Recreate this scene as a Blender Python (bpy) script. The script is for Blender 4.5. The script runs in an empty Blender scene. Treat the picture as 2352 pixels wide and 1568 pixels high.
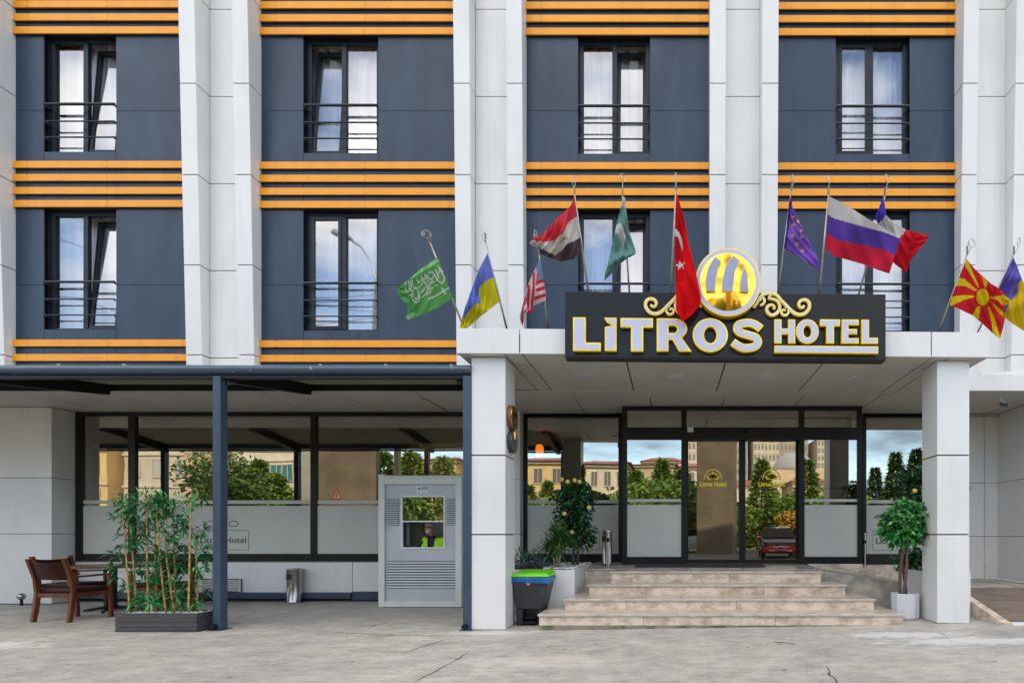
import bpy, bmesh, math, random
from mathutils import Vector, Matrix
R = math.radians
random.seed(7)
sc = bpy.context.scene
COL = sc.collection
# ---- survey of the place: F metres of focal constant, the eye 1.2 m above the forecourt, looking along +Y.
# X(px,s)/Z(py,s) turn a measurement taken on a plane whose scale is s pixels per metre into metres; D(s) is that plane's distance.
F, VX, VY, EYE = 1600.0, 1964.0, 1568.0, 1.2
def X(px, s): return (px - VX) / s
def Z(py, s): return EYE - (py - VY) / s
def D(s): return F / s
def gz(x):                      # the forecourt rises gently to the right
    return -0.03 + 0.0147 * (min(max(x, -2.4), 6.0) + 2.4)

# ------------------------------------------------------------------ materials
MATS = {}
def _nodes(name):
    m = bpy.data.materials.new(name); m.use_nodes = True
    nt = m.node_tree; b = nt.nodes['Principled BSDF']
    return m, nt, b
def mat(name, c, rough=.6, metal=0., c2=None, scale=4., mixpow=(.4, .6), bump=0., bscale=60., stretch=(1, 1, 1), spec=.5, rvar=0., detail=6., coat=0., bdist=.01, streak=None):
    if name in MATS: return MATS[name]
    m, nt, b = _nodes(name); N, L = nt.nodes, nt.links
    b.inputs['Roughness'].default_value = rough; b.inputs['Metallic'].default_value = metal
    b.inputs['Specular IOR Level'].default_value = spec
    b.inputs['Coat Weight'].default_value = coat
    b.inputs['Base Color'].default_value = (*c, 1)
    tc = N.new('ShaderNodeTexCoord'); mp = N.new('ShaderNodeMapping'); mp.inputs['Scale'].default_value = stretch
    L.new(tc.outputs['Object'], mp.inputs['Vector'])
    if c2 is None: c2 = tuple(x * .86 for x in c)
    nz = N.new('ShaderNodeTexNoise'); nz.inputs['Scale'].default_value = scale; nz.inputs['Detail'].default_value = detail
    nz.inputs['Roughness'].default_value = .62
    L.new(mp.outputs[0], nz.inputs['Vector'])
    cr = N.new('ShaderNodeValToRGB'); cr.color_ramp.elements[0].position, cr.color_ramp.elements[1].position = mixpow
    cr.color_ramp.elements[0].color = (*c, 1); cr.color_ramp.elements[1].color = (*c2, 1)
    L.new(nz.outputs['Fac'], cr.inputs['Fac']); L.new(cr.outputs['Color'], b.inputs['Base Color'])
    if streak:      # rain runs and dust: thin marks drawn out vertically, and soft smudges
        for (sx_, sz_, lo, hi, c_) in streak:
            m3 = N.new('ShaderNodeMapping'); m3.inputs['Scale'].default_value = (sx_, sx_, sz_); L.new(tc.outputs['Object'], m3.inputs[0])
            n3 = N.new('ShaderNodeTexNoise'); n3.inputs['Scale'].default_value = 1.; n3.inputs['Detail'].default_value = 7; n3.inputs['Roughness'].default_value = .65; L.new(m3.outputs[0], n3.inputs['Vector'])
            r3 = N.new('ShaderNodeValToRGB'); r3.color_ramp.elements[0].position, r3.color_ramp.elements[1].position = lo, hi; r3.color_ramp.elements[0].color = (1, 1, 1, 1); r3.color_ramp.elements[1].color = (*c_, 1); L.new(n3.outputs['Fac'], r3.inputs[0])
            x3 = N.new('ShaderNodeMix'); x3.data_type = 'RGBA'; x3.blend_type = 'MULTIPLY'; x3.inputs[0].default_value = 1.
            src = b.inputs['Base Color'].links[0].from_socket; L.new(src, x3.inputs[6]); L.new(r3.outputs[0], x3.inputs[7]); L.new(x3.outputs[2], b.inputs['Base Color'])
    if rvar:
        mr = N.new('ShaderNodeMapRange'); mr.inputs['To Min'].default_value = rough - rvar; mr.inputs['To Max'].default_value = rough + rvar
        L.new(nz.outputs['Fac'], mr.inputs['Value']); L.new(mr.outputs[0], b.inputs['Roughness'])
    if bump:
        n2 = N.new('ShaderNodeTexNoise'); n2.inputs['Scale'].default_value = bscale; n2.inputs['Detail'].default_value = 5
        L.new(mp.outputs[0], n2.inputs['Vector'])
        bp = N.new('ShaderNodeBump'); bp.inputs['Strength'].default_value = bump; bp.inputs['Distance'].default_value = bdist
        L.new(n2.outputs['Fac'], bp.inputs['Height']); L.new(bp.outputs[0], b.inputs['Normal'])
    MATS[name] = m; return m
def cloth(name, c, trans=.4):
    if name in MATS: return MATS[name]
    m, nt, b = _nodes(name); N, L = nt.nodes, nt.links
    b.inputs['Base Color'].default_value = (*c, 1); b.inputs['Roughness'].default_value = .8; b.inputs['Specular IOR Level'].default_value = .1
    tr = N.new('ShaderNodeBsdfTranslucent'); tr.inputs['Color'].default_value = (*c, 1)
    mx = N.new('ShaderNodeMixShader'); mx.inputs[0].default_value = trans
    tc = N.new('ShaderNodeTexCoord'); nz = N.new('ShaderNodeTexNoise'); nz.inputs['Scale'].default_value = 7; nz.inputs['Detail'].default_value = 4
    mp = N.new('ShaderNodeMapping'); mp.inputs['Scale'].default_value = (1, 1, .35); L.new(tc.outputs['Object'], mp.inputs[0]); L.new(mp.outputs[0], nz.inputs['Vector'])
    bp = N.new('ShaderNodeBump'); bp.inputs['Strength'].default_value = .35; bp.inputs['Distance'].default_value = .02
    L.new(nz.outputs['Fac'], bp.inputs['Height']); L.new(bp.outputs[0], b.inputs['Normal']); L.new(bp.outputs[0], tr.inputs['Normal'])
    L.new(b.outputs[0], mx.inputs[1]); L.new(tr.outputs[0], mx.inputs[2])
    L.new(mx.outputs[0], N['Material Output'].inputs['Surface'])
    MATS[name] = m; return m
def glass(name, refl, tint=(.8, .85, .85), rtint=(1, 1, 1), wobble=.0):
    if name in MATS: return MATS[name]
    m, nt, b = _nodes(name); N, L = nt.nodes, nt.links; N.remove(b)
    t = N.new('ShaderNodeBsdfTransparent'); t.inputs[0].default_value = (*tint, 1)
    g = N.new('ShaderNodeBsdfGlossy'); g.inputs['Roughness'].default_value = 0.0; g.inputs['Color'].default_value = (*rtint, 1)
    fr = N.new('ShaderNodeFresnel'); fr.inputs['IOR'].default_value = 1.5
    ad = N.new('ShaderNodeMath'); ad.operation = 'ADD'; ad.use_clamp = True; ad.inputs[1].default_value = refl
    L.new(fr.outputs[0], ad.inputs[0])
    mx = N.new('ShaderNodeMixShader'); L.new(ad.outputs[0], mx.inputs[0]); L.new(t.outputs[0], mx.inputs[1]); L.new(g.outputs[0], mx.inputs[2])
    if wobble:
        tc = N.new('ShaderNodeTexCoord'); nz = N.new('ShaderNodeTexNoise'); nz.inputs['Scale'].default_value = 1.3; nz.inputs['Detail'].default_value = 1
        L.new(tc.outputs['Object'], nz.inputs['Vector'])
        bp = N.new('ShaderNodeBump'); bp.inputs['Strength'].default_value = wobble; bp.inputs['Distance'].default_value = .01
        L.new(nz.outputs['Fac'], bp.inputs['Height']); L.new(bp.outputs[0], g.inputs['Normal'])
    L.new(mx.outputs[0], N['Material Output'].inputs['Surface'])
    MATS[name] = m; return m
def emit(name, c, st):
    if name in MATS: return MATS[name]
    m, nt, b = _nodes(name)
    b.inputs['Base Color'].default_value = (*c, 1); b.inputs['Emission Color'].default_value = (*c, 1); b.inputs['Emission Strength'].default_value = st
    MATS[name] = m; return m

# ------------------------------------------------------------------ mesh builder
ORG = {}
def org(o): return ORG.get(o.name, Vector((0, 0, 0))) if o else Vector((0, 0, 0))
class MB:
    def __init__(s): s.v, s.f, s.m = [], [], []
    def poly(s, pts, mi=0):
        n = len(s.v); s.v += [tuple(p) for p in pts]; s.f.append(tuple(range(n, n + len(pts)))); s.m.append(mi); return s
    def mesh(s, vs, fs, mi=0):
        n = len(s.v); s.v += [tuple(p) for p in vs]; s.f += [tuple(i + n for i in f) for f in fs]; s.m += [mi] * len(fs); return s
    def hexa(s, p, mi=0):       # 8 corners: bottom 0-3 (counter-clockwise from above), top 4-7
        return s.mesh(p, [(3, 2, 1, 0), (4, 5, 6, 7), (0, 1, 5, 4), (1, 2, 6, 5), (2, 3, 7, 6), (3, 0, 4, 7)], mi)
    def box(s, x0, x1, y0, y1, z0, z1, mi=0):
        if x0 > x1: x0, x1 = x1, x0
        if y0 > y1: y0, y1 = y1, y0
        if z0 > z1: z0, z1 = z1, z0
        return s.hexa([(x0, y0, z0), (x1, y0, z0), (x1, y1, z0), (x0, y1, z0), (x0, y0, z1), (x1, y0, z1), (x1, y1, z1), (x0, y1, z1)], mi)
    def tube(s, pts, r, n=8, mi=0, cap=True):
        pts = [Vector(p) for p in pts]; rs = r if isinstance(r, (list, tuple)) else [r] * len(pts)
        base = len(s.v); up = None
        for i, p in enumerate(pts):
            t = (pts[min(i + 1, len(pts) - 1)] - pts[max(i - 1, 0)]).normalized()
            if up is None:
                up = Vector((0, 0, 1)) if abs(t.z) < .9 else Vector((1, 0, 0))
            a = t.cross(up); a = a.normalized() if a.length > 1e-6 else Vector((1, 0, 0)); b = a.cross(t).normalized(); up = b
            for k in range(n):
                an = 2 * math.pi * k / n
                s.v.append(tuple(p + a * math.cos(an) * rs[i] + b * math.sin(an) * rs[i]))
        for i in range(len(pts) - 1):
            for k in range(n):
                s.f.append((base + i * n + k, base + i * n + (k + 1) % n, base + (i + 1) * n + (k + 1) % n, base + (i + 1) * n + k)); s.m.append(mi)
        if cap:
            s.f.append(tuple(base + k for k in reversed(range(n)))); s.m.append(mi)
            s.f.append(tuple(base + (len(pts) - 1) * n + k for k in range(n))); s.m.append(mi)
        return s
    def lathe(s, prof, c=(0, 0, 0), n=20, mi=0, axis='z'):
        base = len(s.v)
        for (r, h) in prof:
            for k in range(n):
                a = 2 * math.pi * k / n; u, v = r * math.cos(a), r * math.sin(a)
                p = (u, v, h) if axis == 'z' else ((h, u, v) if axis == 'x' else (u, h, -v))
                s.v.append((c[0] + p[0], c[1] + p[1], c[2] + p[2]))
        for i in range(len(prof) - 1):
            for k in range(n):
                s.f.append((base + i * n + k, base + i * n + (k + 1) % n, base + (i + 1) * n + (k + 1) % n, base + (i + 1) * n + k)); s.m.append(mi)
        s.f.append(tuple(base + k for k in reversed(range(n)))); s.m.append(mi)
        s.f.append(tuple(base + (len(prof) - 1) * n + k for k in range(n))); s.m.append(mi)
        return s
    def ball(s, c, r, mi=0, sx=1, sy=1, sz=1, n=10):
        return s.lathe([(max(.001, r * sx * math.sin(math.pi * i / n)), -r * sz * math.cos(math.pi * i / n)) for i in range(n + 1)], c, max(8, n), mi)
    def map(s, fn): s.v = [tuple(fn(*p)) for p in s.v]; return s
    def build(s, name, mats, parent=None, smooth=False, bevel=0., local=False, fixn=False):
        if not isinstance(mats, (list, tuple)): mats = [mats]
        me = bpy.data.meshes.new(name)
        off = Vector((0, 0, 0)) if local else org(parent)
        me.from_pydata([(p[0] - off.x, p[1] - off.y, p[2] - off.z) for p in s.v], [], s.f)
        for m in mats: me.materials.append(m)
        me.polygons.foreach_set('material_index', s.m)
        if smooth: me.polygons.foreach_set('use_smooth', [True] * len(me.polygons))
        me.update()
        if fixn:
            bm = bmesh.new(); bm.from_mesh(me); bmesh.ops.recalc_face_normals(bm, faces=bm.faces); bm.to_mesh(me); bm.free()
        o = bpy.data.objects.new(name, me); COL.objects.link(o)
        if parent: o.parent = parent; ORG[o.name] = org(parent)
        if bevel:
            b = o.modifiers.new('bevel', 'BEVEL'); b.width = bevel; b.segments = 2; b.limit_method = 'ANGLE'; b.angle_limit = R(40)
        return o
def tag(o, label=None, cat=None, group=None, kind=None):
    if label: o['label'] = label
    if cat: o['category'] = cat
    if group: o['group'] = group
    if kind: o['kind'] = kind
    return o
def empty(name, loc, label, cat, group=None, rz=0):
    o = bpy.data.objects.new(name, None); COL.objects.link(o); o.location = loc; o.rotation_euler = (0, 0, rz)
    ORG[o.name] = Vector(loc); return tag(o, label, cat, group)
def local_empty(name, label, cat, group=None):
    return empty(name, (0, 0, 0), label, cat, group)
def copy_tree(o, parent=None):
    c = o.copy(); COL.objects.link(c)
    if parent: c.parent = parent
    for ch in list(o.children): copy_tree(ch, c)
    return c
def place(o, loc, rz=0, sc_=1.):
    o.location = loc; o.rotation_euler = (0, 0, rz); o.scale = (sc_, sc_, sc_); ORG[o.name] = Vector(loc); return o

# ---- flat outlines (u right, v up) filled with holes, given a rim, and stood up facing the forecourt
def fill2d(polys):
    cu = bpy.data.curves.new('outline', 'CURVE'); cu.dimensions = '2D'; cu.fill_mode = 'BOTH'
    for p in polys:
        sp = cu.splines.new('POLY'); sp.points.add(len(p) - 1); sp.use_cyclic_u = True
        for q, (u, v) in zip(sp.points, p): q.co = (u, v, 0, 1)
    ob = bpy.data.objects.new('outline', cu); me = bpy.data.meshes.new_from_object(ob)
    vs = [(v.co.x, v.co.y) for v in me.vertices]; fs = [tuple(p.vertices) for p in me.polygons]
    bpy.data.objects.remove(ob); bpy.data.curves.remove(cu); bpy.data.meshes.remove(me)
    return vs, fs
def offset_poly(p, d):
    """move a closed outline inwards by d (outwards when d is negative)"""
    ar = sum(p[i - 1][0] * p[i][1] - p[i][0] * p[i - 1][1] for i in range(len(p))); sg = 1 if ar > 0 else -1; out = []; n = len(p)
    for i in range(n):
        a, b, c = p[i - 1], p[i], p[(i + 1) % n]
        def nrm(u, v):
            dx, dy = v[0] - u[0], v[1] - u[1]; l = math.hypot(dx, dy) or 1e-9; return (-dy / l * sg, dx / l * sg)
        n1, n2 = nrm(a, b), nrm(b, c); mx_, my = n1[0] + n2[0], n1[1] + n2[1]; q = max(.35, (mx_ * mx_ + my * my) / 2)
        out.append((b[0] + mx_ / q * d, b[1] + my / q * d))
    return out
def solid2d(mb, polys, y, depth, mi):
    vs, fs = fill2d(polys)
    mb.mesh([(u, y, v) for u, v in vs], fs, mi)
    for p in polys:
        for i in range(len(p)):
            a, b = p[i - 1], p[i]; mb.poly([(a[0], y, a[1]), (b[0], y, b[1]), (b[0], y + depth, b[1]), (a[0], y + depth, a[1])], mi)
def plate(mb, polys, y, depth, rim=0., face_mi=1, side_mi=0):
    """outlines in (x,z), first the outer one, then holes; front at y, sides going back by depth; a raised face inside a rim of the side material"""
    solid2d(mb, polys, y, depth, side_mi)
    inner = [offset_poly(p, rim if k == 0 else -rim) for k, p in enumerate(polys)]
    solid2d(mb, inner, y - .003, .0029, face_mi); return mb
def arc(cx, cy, rx, ry, a0, a1, n=10):
    return [(cx + rx * math.cos(R(a0 + (a1 - a0) * i / n)), cy + ry * math.sin(R(a0 + (a1 - a0) * i / n))) for i in range(n + 1)]
def smooth_line(p, n=4):
    out = []
    for i in range(len(p) - 1):
        a, b, c, d = p[max(i - 1, 0)], p[i], p[i + 1], p[min(i + 2, len(p) - 1)]
        for k in range(n):
            t = k / n
            out.append(tuple(.5 * (2 * b[j] + (c[j] - a[j]) * t + (2 * a[j] - 5 * b[j] + 4 * c[j] - d[j]) * t * t + (3 * b[j] - a[j] - 3 * c[j] + d[j]) * t ** 3) for j in (0, 1)))
    out.append(tuple(p[-1])); return out
def stroke(p, w):
    L_, R_ = [], []
    ws = w if isinstance(w, (list, tuple)) else [w] * len(p)
    for i, q in enumerate(p):
        a, b = p[max(i - 1, 0)], p[min(i + 1, len(p) - 1)]
        dx, dy = b[0] - a[0], b[1] - a[1]; l = math.hypot(dx, dy) or 1
        nx, ny = -dy / l * ws[i] / 2, dx / l * ws[i] / 2
        L_.append((q[0] + nx, q[1] + ny)); R_.append((q[0] - nx, q[1] - ny))
    return L_ + R_[::-1]
def ribbon(mb, p, w, y, mi=0, depth=.0):
    """a flat ribbon following p in the x-z plane, facing -Y"""
    o = stroke(p, w); n = len(p)
    for i in range(n - 1):
        a, b, c, d = o[i], o[i + 1], o[2 * n - 2 - i], o[2 * n - 1 - i]
        mb.poly([(d[0], y, d[1]), (c[0], y, c[1]), (b[0], y, b[1]), (a[0], y, a[1])], mi)
        if depth:
            mb.poly([(a[0], y, a[1]), (b[0], y, b[1]), (b[0], y + depth, b[1]), (a[0], y + depth, a[1])], mi)
            mb.poly([(c[0], y, c[1]), (d[0], y, d[1]), (d[0], y + depth, d[1]), (c[0], y + depth, c[1])], mi)
    return mb
def text_mesh(mb, body, x0, x1, z0, z1, y, mi=0, bold=0.0):
    """lettering in the built-in face, fitted to a rectangle facing -Y"""
    cu = bpy.data.curves.new('lettering', 'FONT'); cu.body = body; cu.fill_mode = 'BOTH'; cu.resolution_u = 2; cu.offset = bold
    ob = bpy.data.objects.new('lettering', cu); me = bpy.data.meshes.new_from_object(ob)
    us = [v.co.x for v in me.vertices]; vs = [v.co.y for v in me.vertices]
    a, b, c, d = min(us), max(us), min(vs), max(vs)
    P = [(x0 + (v.co.x - a) / (b - a) * (x1 - x0), y, z0 + (v.co.y - c) / (d - c) * (z1 - z0)) for v in me.vertices]
    mb.mesh(P, [tuple(f.vertices) for f in me.polygons], mi)
    bpy.data.objects.remove(ob); bpy.data.curves.remove(cu); bpy.data.meshes.remove(me); return mb
# ------------------------------------------------------------------ the palette
WHITE = mat('white_panel', (.70, .69, .665), .38, c2=(.635, .63, .61), scale=1.6, mixpow=(.42, .75), bump=.03, bscale=3., rvar=.06, stretch=(1, 1, .6), detail=8., streak=[(16, .5, .56, .78, (.88, .87, .85)), (1.3, .8, .50, .72, (.93, .925, .91))])
NAVY = mat('slate_panel', (.027, .049, .082), .38, spec=.3, streak=[(18, .6, .58, .80, (1.35, 1.3, 1.22)), (2.4, 1.1, .52, .74, (1.28, 1.25, 1.2))], c2=(.017, .033, .060), scale=1.5, mixpow=(.36, .66), stretch=(2.2, 1, .6), bump=.06, bscale=2.5, rvar=.08)
GAP = mat('joint_black', (.02, .02, .022), .8)
ORANGE = mat('orange_cladding', (.84, .32, .008), .4, spec=.35, c2=(.78, .29, .008), streak=[(9, 5, .55, .75, (.86, .84, .8))], scale=3, bump=.02, bscale=4)
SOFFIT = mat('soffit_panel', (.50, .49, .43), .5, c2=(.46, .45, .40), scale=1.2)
FRAME = mat('window_frame_grey', (.015, .020, .029), .4, spec=.25, c2=(.011, .015, .022))
BLACK = mat('shop_frame_black', (.009, .009, .009), .38, spec=.25, c2=(.014, .012, .010))
ROOM = mat('room_wall', (.50, .42, .32), .85)
CURT = cloth('sheer_curtain', (.92, .90, .92), .12)
GLU = glass('upper_glass', .20, (1, 1, 1), (.93, .96, 1), wobble=.08)
GLS = glass('shop_glass', .33, (.58, .58, .50), (1, .96, .86), wobble=.06)
FILM = mat('frosted_film', (.53, .52, .45), .5, c2=(.47, .47, .42), scale=.8)
STONE = mat('travertine', (.66, .545, .43), .42, c2=(.38, .29, .205), scale=7.5, mixpow=(.42, .64), stretch=(.7, 1, 1.1), bump=.12, bscale=18, rvar=.08, detail=9)
STONE2 = mat('grey_stone', (.52, .46, .37), .5, c2=(.20, .195, .17), scale=3.4, mixpow=(.36, .62), bump=.1, bscale=20, detail=9)
TREAD = mat('polished_tread', (.56, .485, .41), .25, c2=(.36, .30, .24), scale=5, mixpow=(.35, .68), detail=9)
MOSS = mat('damp_stone', (.24, .21, .15), .7, c2=(.07, .09, .03), scale=6, mixpow=(.42, .6), stretch=(1, 1, 2))
STEELBLUE = mat('painted_steel', (.040, .066, .102), .36, spec=.4, c2=(.032, .054, .085), scale=3)
DKSTEEL = mat('dark_steel', (.007, .008, .011), .5, spec=.25)
CHROME = mat('brushed_steel', (.46, .44, .41), .2, 1., c2=(.38, .36, .34), scale=8, stretch=(1, 1, .2))
GOLD = mat('polished_gold', (1., .58, .08), .10, 1., c2=(1., .54, .06), bump=.10, bscale=4, bdist=.006)
GOLDP = mat('yellow_gold_edge', (.90, .66, .03), .3, .35, c2=(.80, .52, .03))
LILAC = mat('lilac_acrylic', (.50, .50, .62), .3, c2=(.48, .48, .60), spec=.5)
SAIL = mat('sail_acrylic', (.30, .31, .44), .35)
SIGNB = mat('sign_board_black', (.016, .014, .011), .2, c2=(.015, .013, .010), spec=.22)
WOOD = mat('chair_wood', (.17, .052, .014), .35, spec=.3, c2=(.08, .022, .007), scale=6, stretch=(1, 1, .15), bump=.05, bscale=30)
TABLEW = mat('table_wood', (.20, .085, .05), .3, c2=(.12, .045, .028), scale=4, stretch=(1, .15, 1))
LEATHER = mat('dark_leather', (.045, .010, .007), .36, spec=.15, c2=(.022, .006, .004), scale=8, bump=.1, bscale=90)
PLANKS = mat('charcoal_wood', (.055, .052, .055), .6, c2=(.035, .033, .034), scale=3, stretch=(.3, 1, 5), bump=.25, bscale=12)
PEBBLE = mat('white_pebbles', (.75, .74, .70), .6, c2=(.5, .48, .44), scale=40, bump=.6, bscale=60)
CANE = mat('bamboo_cane', (.52, .28, .09), .45, c2=(.42, .26, .06), scale=5, stretch=(1, 1, .6))
LEAFB = mat('bamboo_leaf', (.022, .17, .035), .45, c2=(.012, .09, .02), scale=3)
LEAFB2 = mat('bamboo_leaf_light', (.05, .36, .11), .4, c2=(.04, .24, .05), scale=3)
LEAFD = mat('dark_leaf', (.016, .058, .018), .38, c2=(.010, .034, .010), scale=5)
LEAFF = mat('ficus_leaf', (.035, .24, .04), .36, c2=(.02, .13, .02), scale=6)
LEAFF2 = mat('ficus_leaf_pale', (.14, .38, .08), .36, c2=(.07, .26, .05), scale=6)
LEAFY = mat('spiky_leaf', (.07, .17, .035), .45, c2=(.04, .10, .02), scale=5)
TRUNK = mat('bark', (.13, .075, .05), .8, c2=(.07, .04, .03), scale=9, stretch=(1, 1, .3), bump=.4, bscale=30)
TRUNKP = mat('pale_stem', (.42, .36, .22), .7)
FRUIT = mat('lemon_fruit', (.82, .62, .16), .5)
POT = mat('white_pot', (.56, .58, .62), .22, c2=(.52, .54, .58), coat=.3)
BOOTHW = mat('booth_white', (.62, .63, .58), .5, c2=(.56, .57, .52), scale=2)
BOOTHG = mat('booth_panel', (.50, .51, .52), .5, c2=(.46, .47, .48), scale=2)
BOOTHL = mat('booth_louvre', (.09, .11, .145), .5)
PLAST = mat('bin_plastic', (.022, .022, .026), .45, c2=(.07, .08, .09), scale=5, mixpow=(.55, .75), stretch=(1, 1, .4))
LIME = mat('lime_lid', (.16, .62, .01), .35, c2=(.13, .52, .01), scale=3)
BLUEP = mat('blue_bag', (.01, .14, .40), .35, c2=(.006, .08, .25), scale=9, bump=.6, bscale=25)
CARPET = mat('brown_carpet', (.13, .095, .07), .95, c2=(.20, .16, .125), scale=3.5, mixpow=(.4, .7), stretch=(.5, 2.2, 1), bump=.2, bscale=90, detail=9)
POLE = mat('pole_metal', (.42, .38, .32), .35, .8, c2=(.33, .3, .26))
PTXT = mat('film_lettering', (.12, .075, .04), .6)
YTXT = mat('yellow_lettering', (1., .74, .03), .5)
RAIL = mat('rail_steel', (.022, .030, .042), .35, spec=.35)
GUTTER = mat('gutter_paint', (.055, .085, .125), .3, c2=(.30, .32, .34), scale=16, mixpow=(.66, .74), stretch=(1, 1, .35), detail=3)

# concrete of the forecourt: broad pale and dark patches, streaks across, small dark spots
SPOTS = [(3.4, 6.0, 2.4, .9, (.25, .26, .265), .52, .80, 2.2), (2.7, 6.35, 1.3, .35, (.80, .80, .77), .66, .76, 7.), (3.3, 5.95, 1.6, .4, (.80, .80, .77), .66, .78, 6.), (-8.2, 6.1, 2.0, .5, (.76, .74, .70), .64, .76, 6.),
         (-9.2, 5.7, 1.4, .3, (.74, .72, .68), .64, .76, 7.), (-4.2, 8.4, 2.6, 1.0, (.24, .24, .235), .56, .86, 1.8), (-1.2, 5.3, 1.2, .5, (.62, .56, .46), .6, .8, 3.), (-2.2, 6.9, .8, .2, (.72, .72, .71), .58, .74, 6.)]
def concrete():
    m, nt, b = _nodes('worn_concrete'); N, L = nt.nodes, nt.links
    tc = N.new('ShaderNodeTexCoord')
    def nz(sx, sy, scale, det=8, rough=.6):
        mp = N.new('ShaderNodeMapping'); mp.inputs['Scale'].default_value = (sx, sy, 1); L.new(tc.outputs['Object'], mp.inputs[0])
        n = N.new('ShaderNodeTexNoise'); n.inputs['Scale'].default_value = scale; n.inputs['Detail'].default_value = det; n.inputs['Roughness'].default_value = rough
        L.new(mp.outputs[0], n.inputs['Vector']); return n.outputs['Fac']
    def ramp(fac, p0, c0, p1, c1):
        r = N.new('ShaderNodeValToRGB'); e = r.color_ramp.elements; e[0].position, e[1].position = p0, p1
        e[0].color, e[1].color = (*c0, 1), (*c1, 1); L.new(fac, r.inputs[0]); return r.outputs[0]
    def mix(a, bb, fac=1., mode='MULTIPLY'):
        x = N.new('ShaderNodeMix'); x.data_type = 'RGBA'; x.blend_type = mode; x.inputs[0].default_value = fac
        if not isinstance(fac, float): L.new(fac, x.inputs[0])
        L.new(a, x.inputs[6]); L.new(bb, x.inputs[7]); return x.outputs[2]
    base = ramp(nz(1, 1, .55, 4), .32, (.375, .362, .33), .68, (.50, .462, .40))
    base = mix(base, ramp(nz(1, 1.2, 2.2, 12, .74), .34, (.72, .725, .74), .60, (1.06, 1.05, 1.03)))
    base = mix(base, ramp(nz(.7, 1.5, 6.5, 10, .78), .36, (.74, .74, .74), .54, (1.04, 1.04, 1.03)))
    base = mix(base, ramp(nz(1, 1, 55, 4, .8), .30, (.78, .78, .78), .7, (1.12, 1.12, 1.12)))
    # pale scuffs
    sc1 = ramp(nz(.5, 1.5, 1.7, 12, .78), .60, (0, 0, 0), .68, (.7, .7, .7))
    pale = N.new('ShaderNodeRGB'); pale.outputs[0].default_value = (.66, .64, .60, 1)
    x = N.new('ShaderNodeMix'); x.data_type = 'RGBA'; L.new(sc1, x.inputs[0]); L.new(base, x.inputs[6]); L.new(pale.outputs[0], x.inputs[7]); base = x.outputs[2]
    # scuffed and stained places where they lie on the slab
    for (cx, cy, rx, ry, c, lo, hi, sc_) in SPOTS:
        mp = N.new('ShaderNodeMapping'); mp.vector_type = 'TEXTURE'; mp.inputs['Location'].default_value = (cx, cy, 0); mp.inputs['Scale'].default_value = (rx, ry, 1); L.new(tc.outputs['Object'], mp.inputs[0])
        gr = N.new('ShaderNodeTexGradient'); gr.gradient_type = 'SPHERICAL'; L.new(mp.outputs[0], gr.inputs[0])
        ad = N.new('ShaderNodeMath'); ad.operation = 'MULTIPLY_ADD'; L.new(gr.outputs['Fac'], ad.inputs[0]); ad.inputs[1].default_value = .42; L.new(nz(.8, 1.4, sc_, 12, .8), ad.inputs[2])
        rr_ = ramp(ad.outputs[0], lo, (0, 0, 0), hi, (.42, .42, .42)); cl = N.new('ShaderNodeRGB'); cl.outputs[0].default_value = (*c, 1)
        x = N.new('ShaderNodeMix'); x.data_type = 'RGBA'; L.new(rr_, x.inputs[0]); L.new(base, x.inputs[6]); L.new(cl.outputs[0], x.inputs[7]); base = x.outputs[2]
    # dark spots (gum, oil)
    mp = N.new('ShaderNodeMapping'); mp.inputs['Scale'].default_value = (1, 1.3, 1); L.new(tc.outputs['Object'], mp.inputs[0])
    vo = N.new('ShaderNodeTexVoronoi'); vo.inputs['Scale'].default_value = 2.6; L.new(mp.outputs[0], vo.inputs['Vector'])
    sp = ramp(vo.outputs['Distance'], .03, (.25, .25, .25), .075, (1, 1, 1)); base = mix(base, sp)
    vo2 = N.new('ShaderNodeTexVoronoi'); vo2.inputs['Scale'].default_value = 7.; L.new(mp.outputs[0], vo2.inputs['Vector'])
    sp = ramp(vo2.outputs['Distance'], .03, (.55, .55, .55), .07, (1, 1, 1)); base = mix(base, sp)
    L.new(base, b.inputs['Base Color']); b.inputs['Roughness'].default_value = .62
    bp = N.new('ShaderNodeBump'); bp.inputs['Strength'].default_value = .35; bp.inputs['Distance'].default_value = .008
    L.new(nz(1, 1, 30, 8, .7), bp.inputs['Height']); L.new(bp.outputs[0], b.inputs['Normal'])
    return m
CONC = concrete()
ASPH = mat('asphalt', (.06, .06, .06), .85, c2=(.045, .045, .047), scale=8, bump=.3, bscale=80)
GRASS = mat('verge_green', (.05, .09, .02), .9, c2=(.09, .08, .04), scale=.6, bump=.5, bscale=8)
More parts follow.
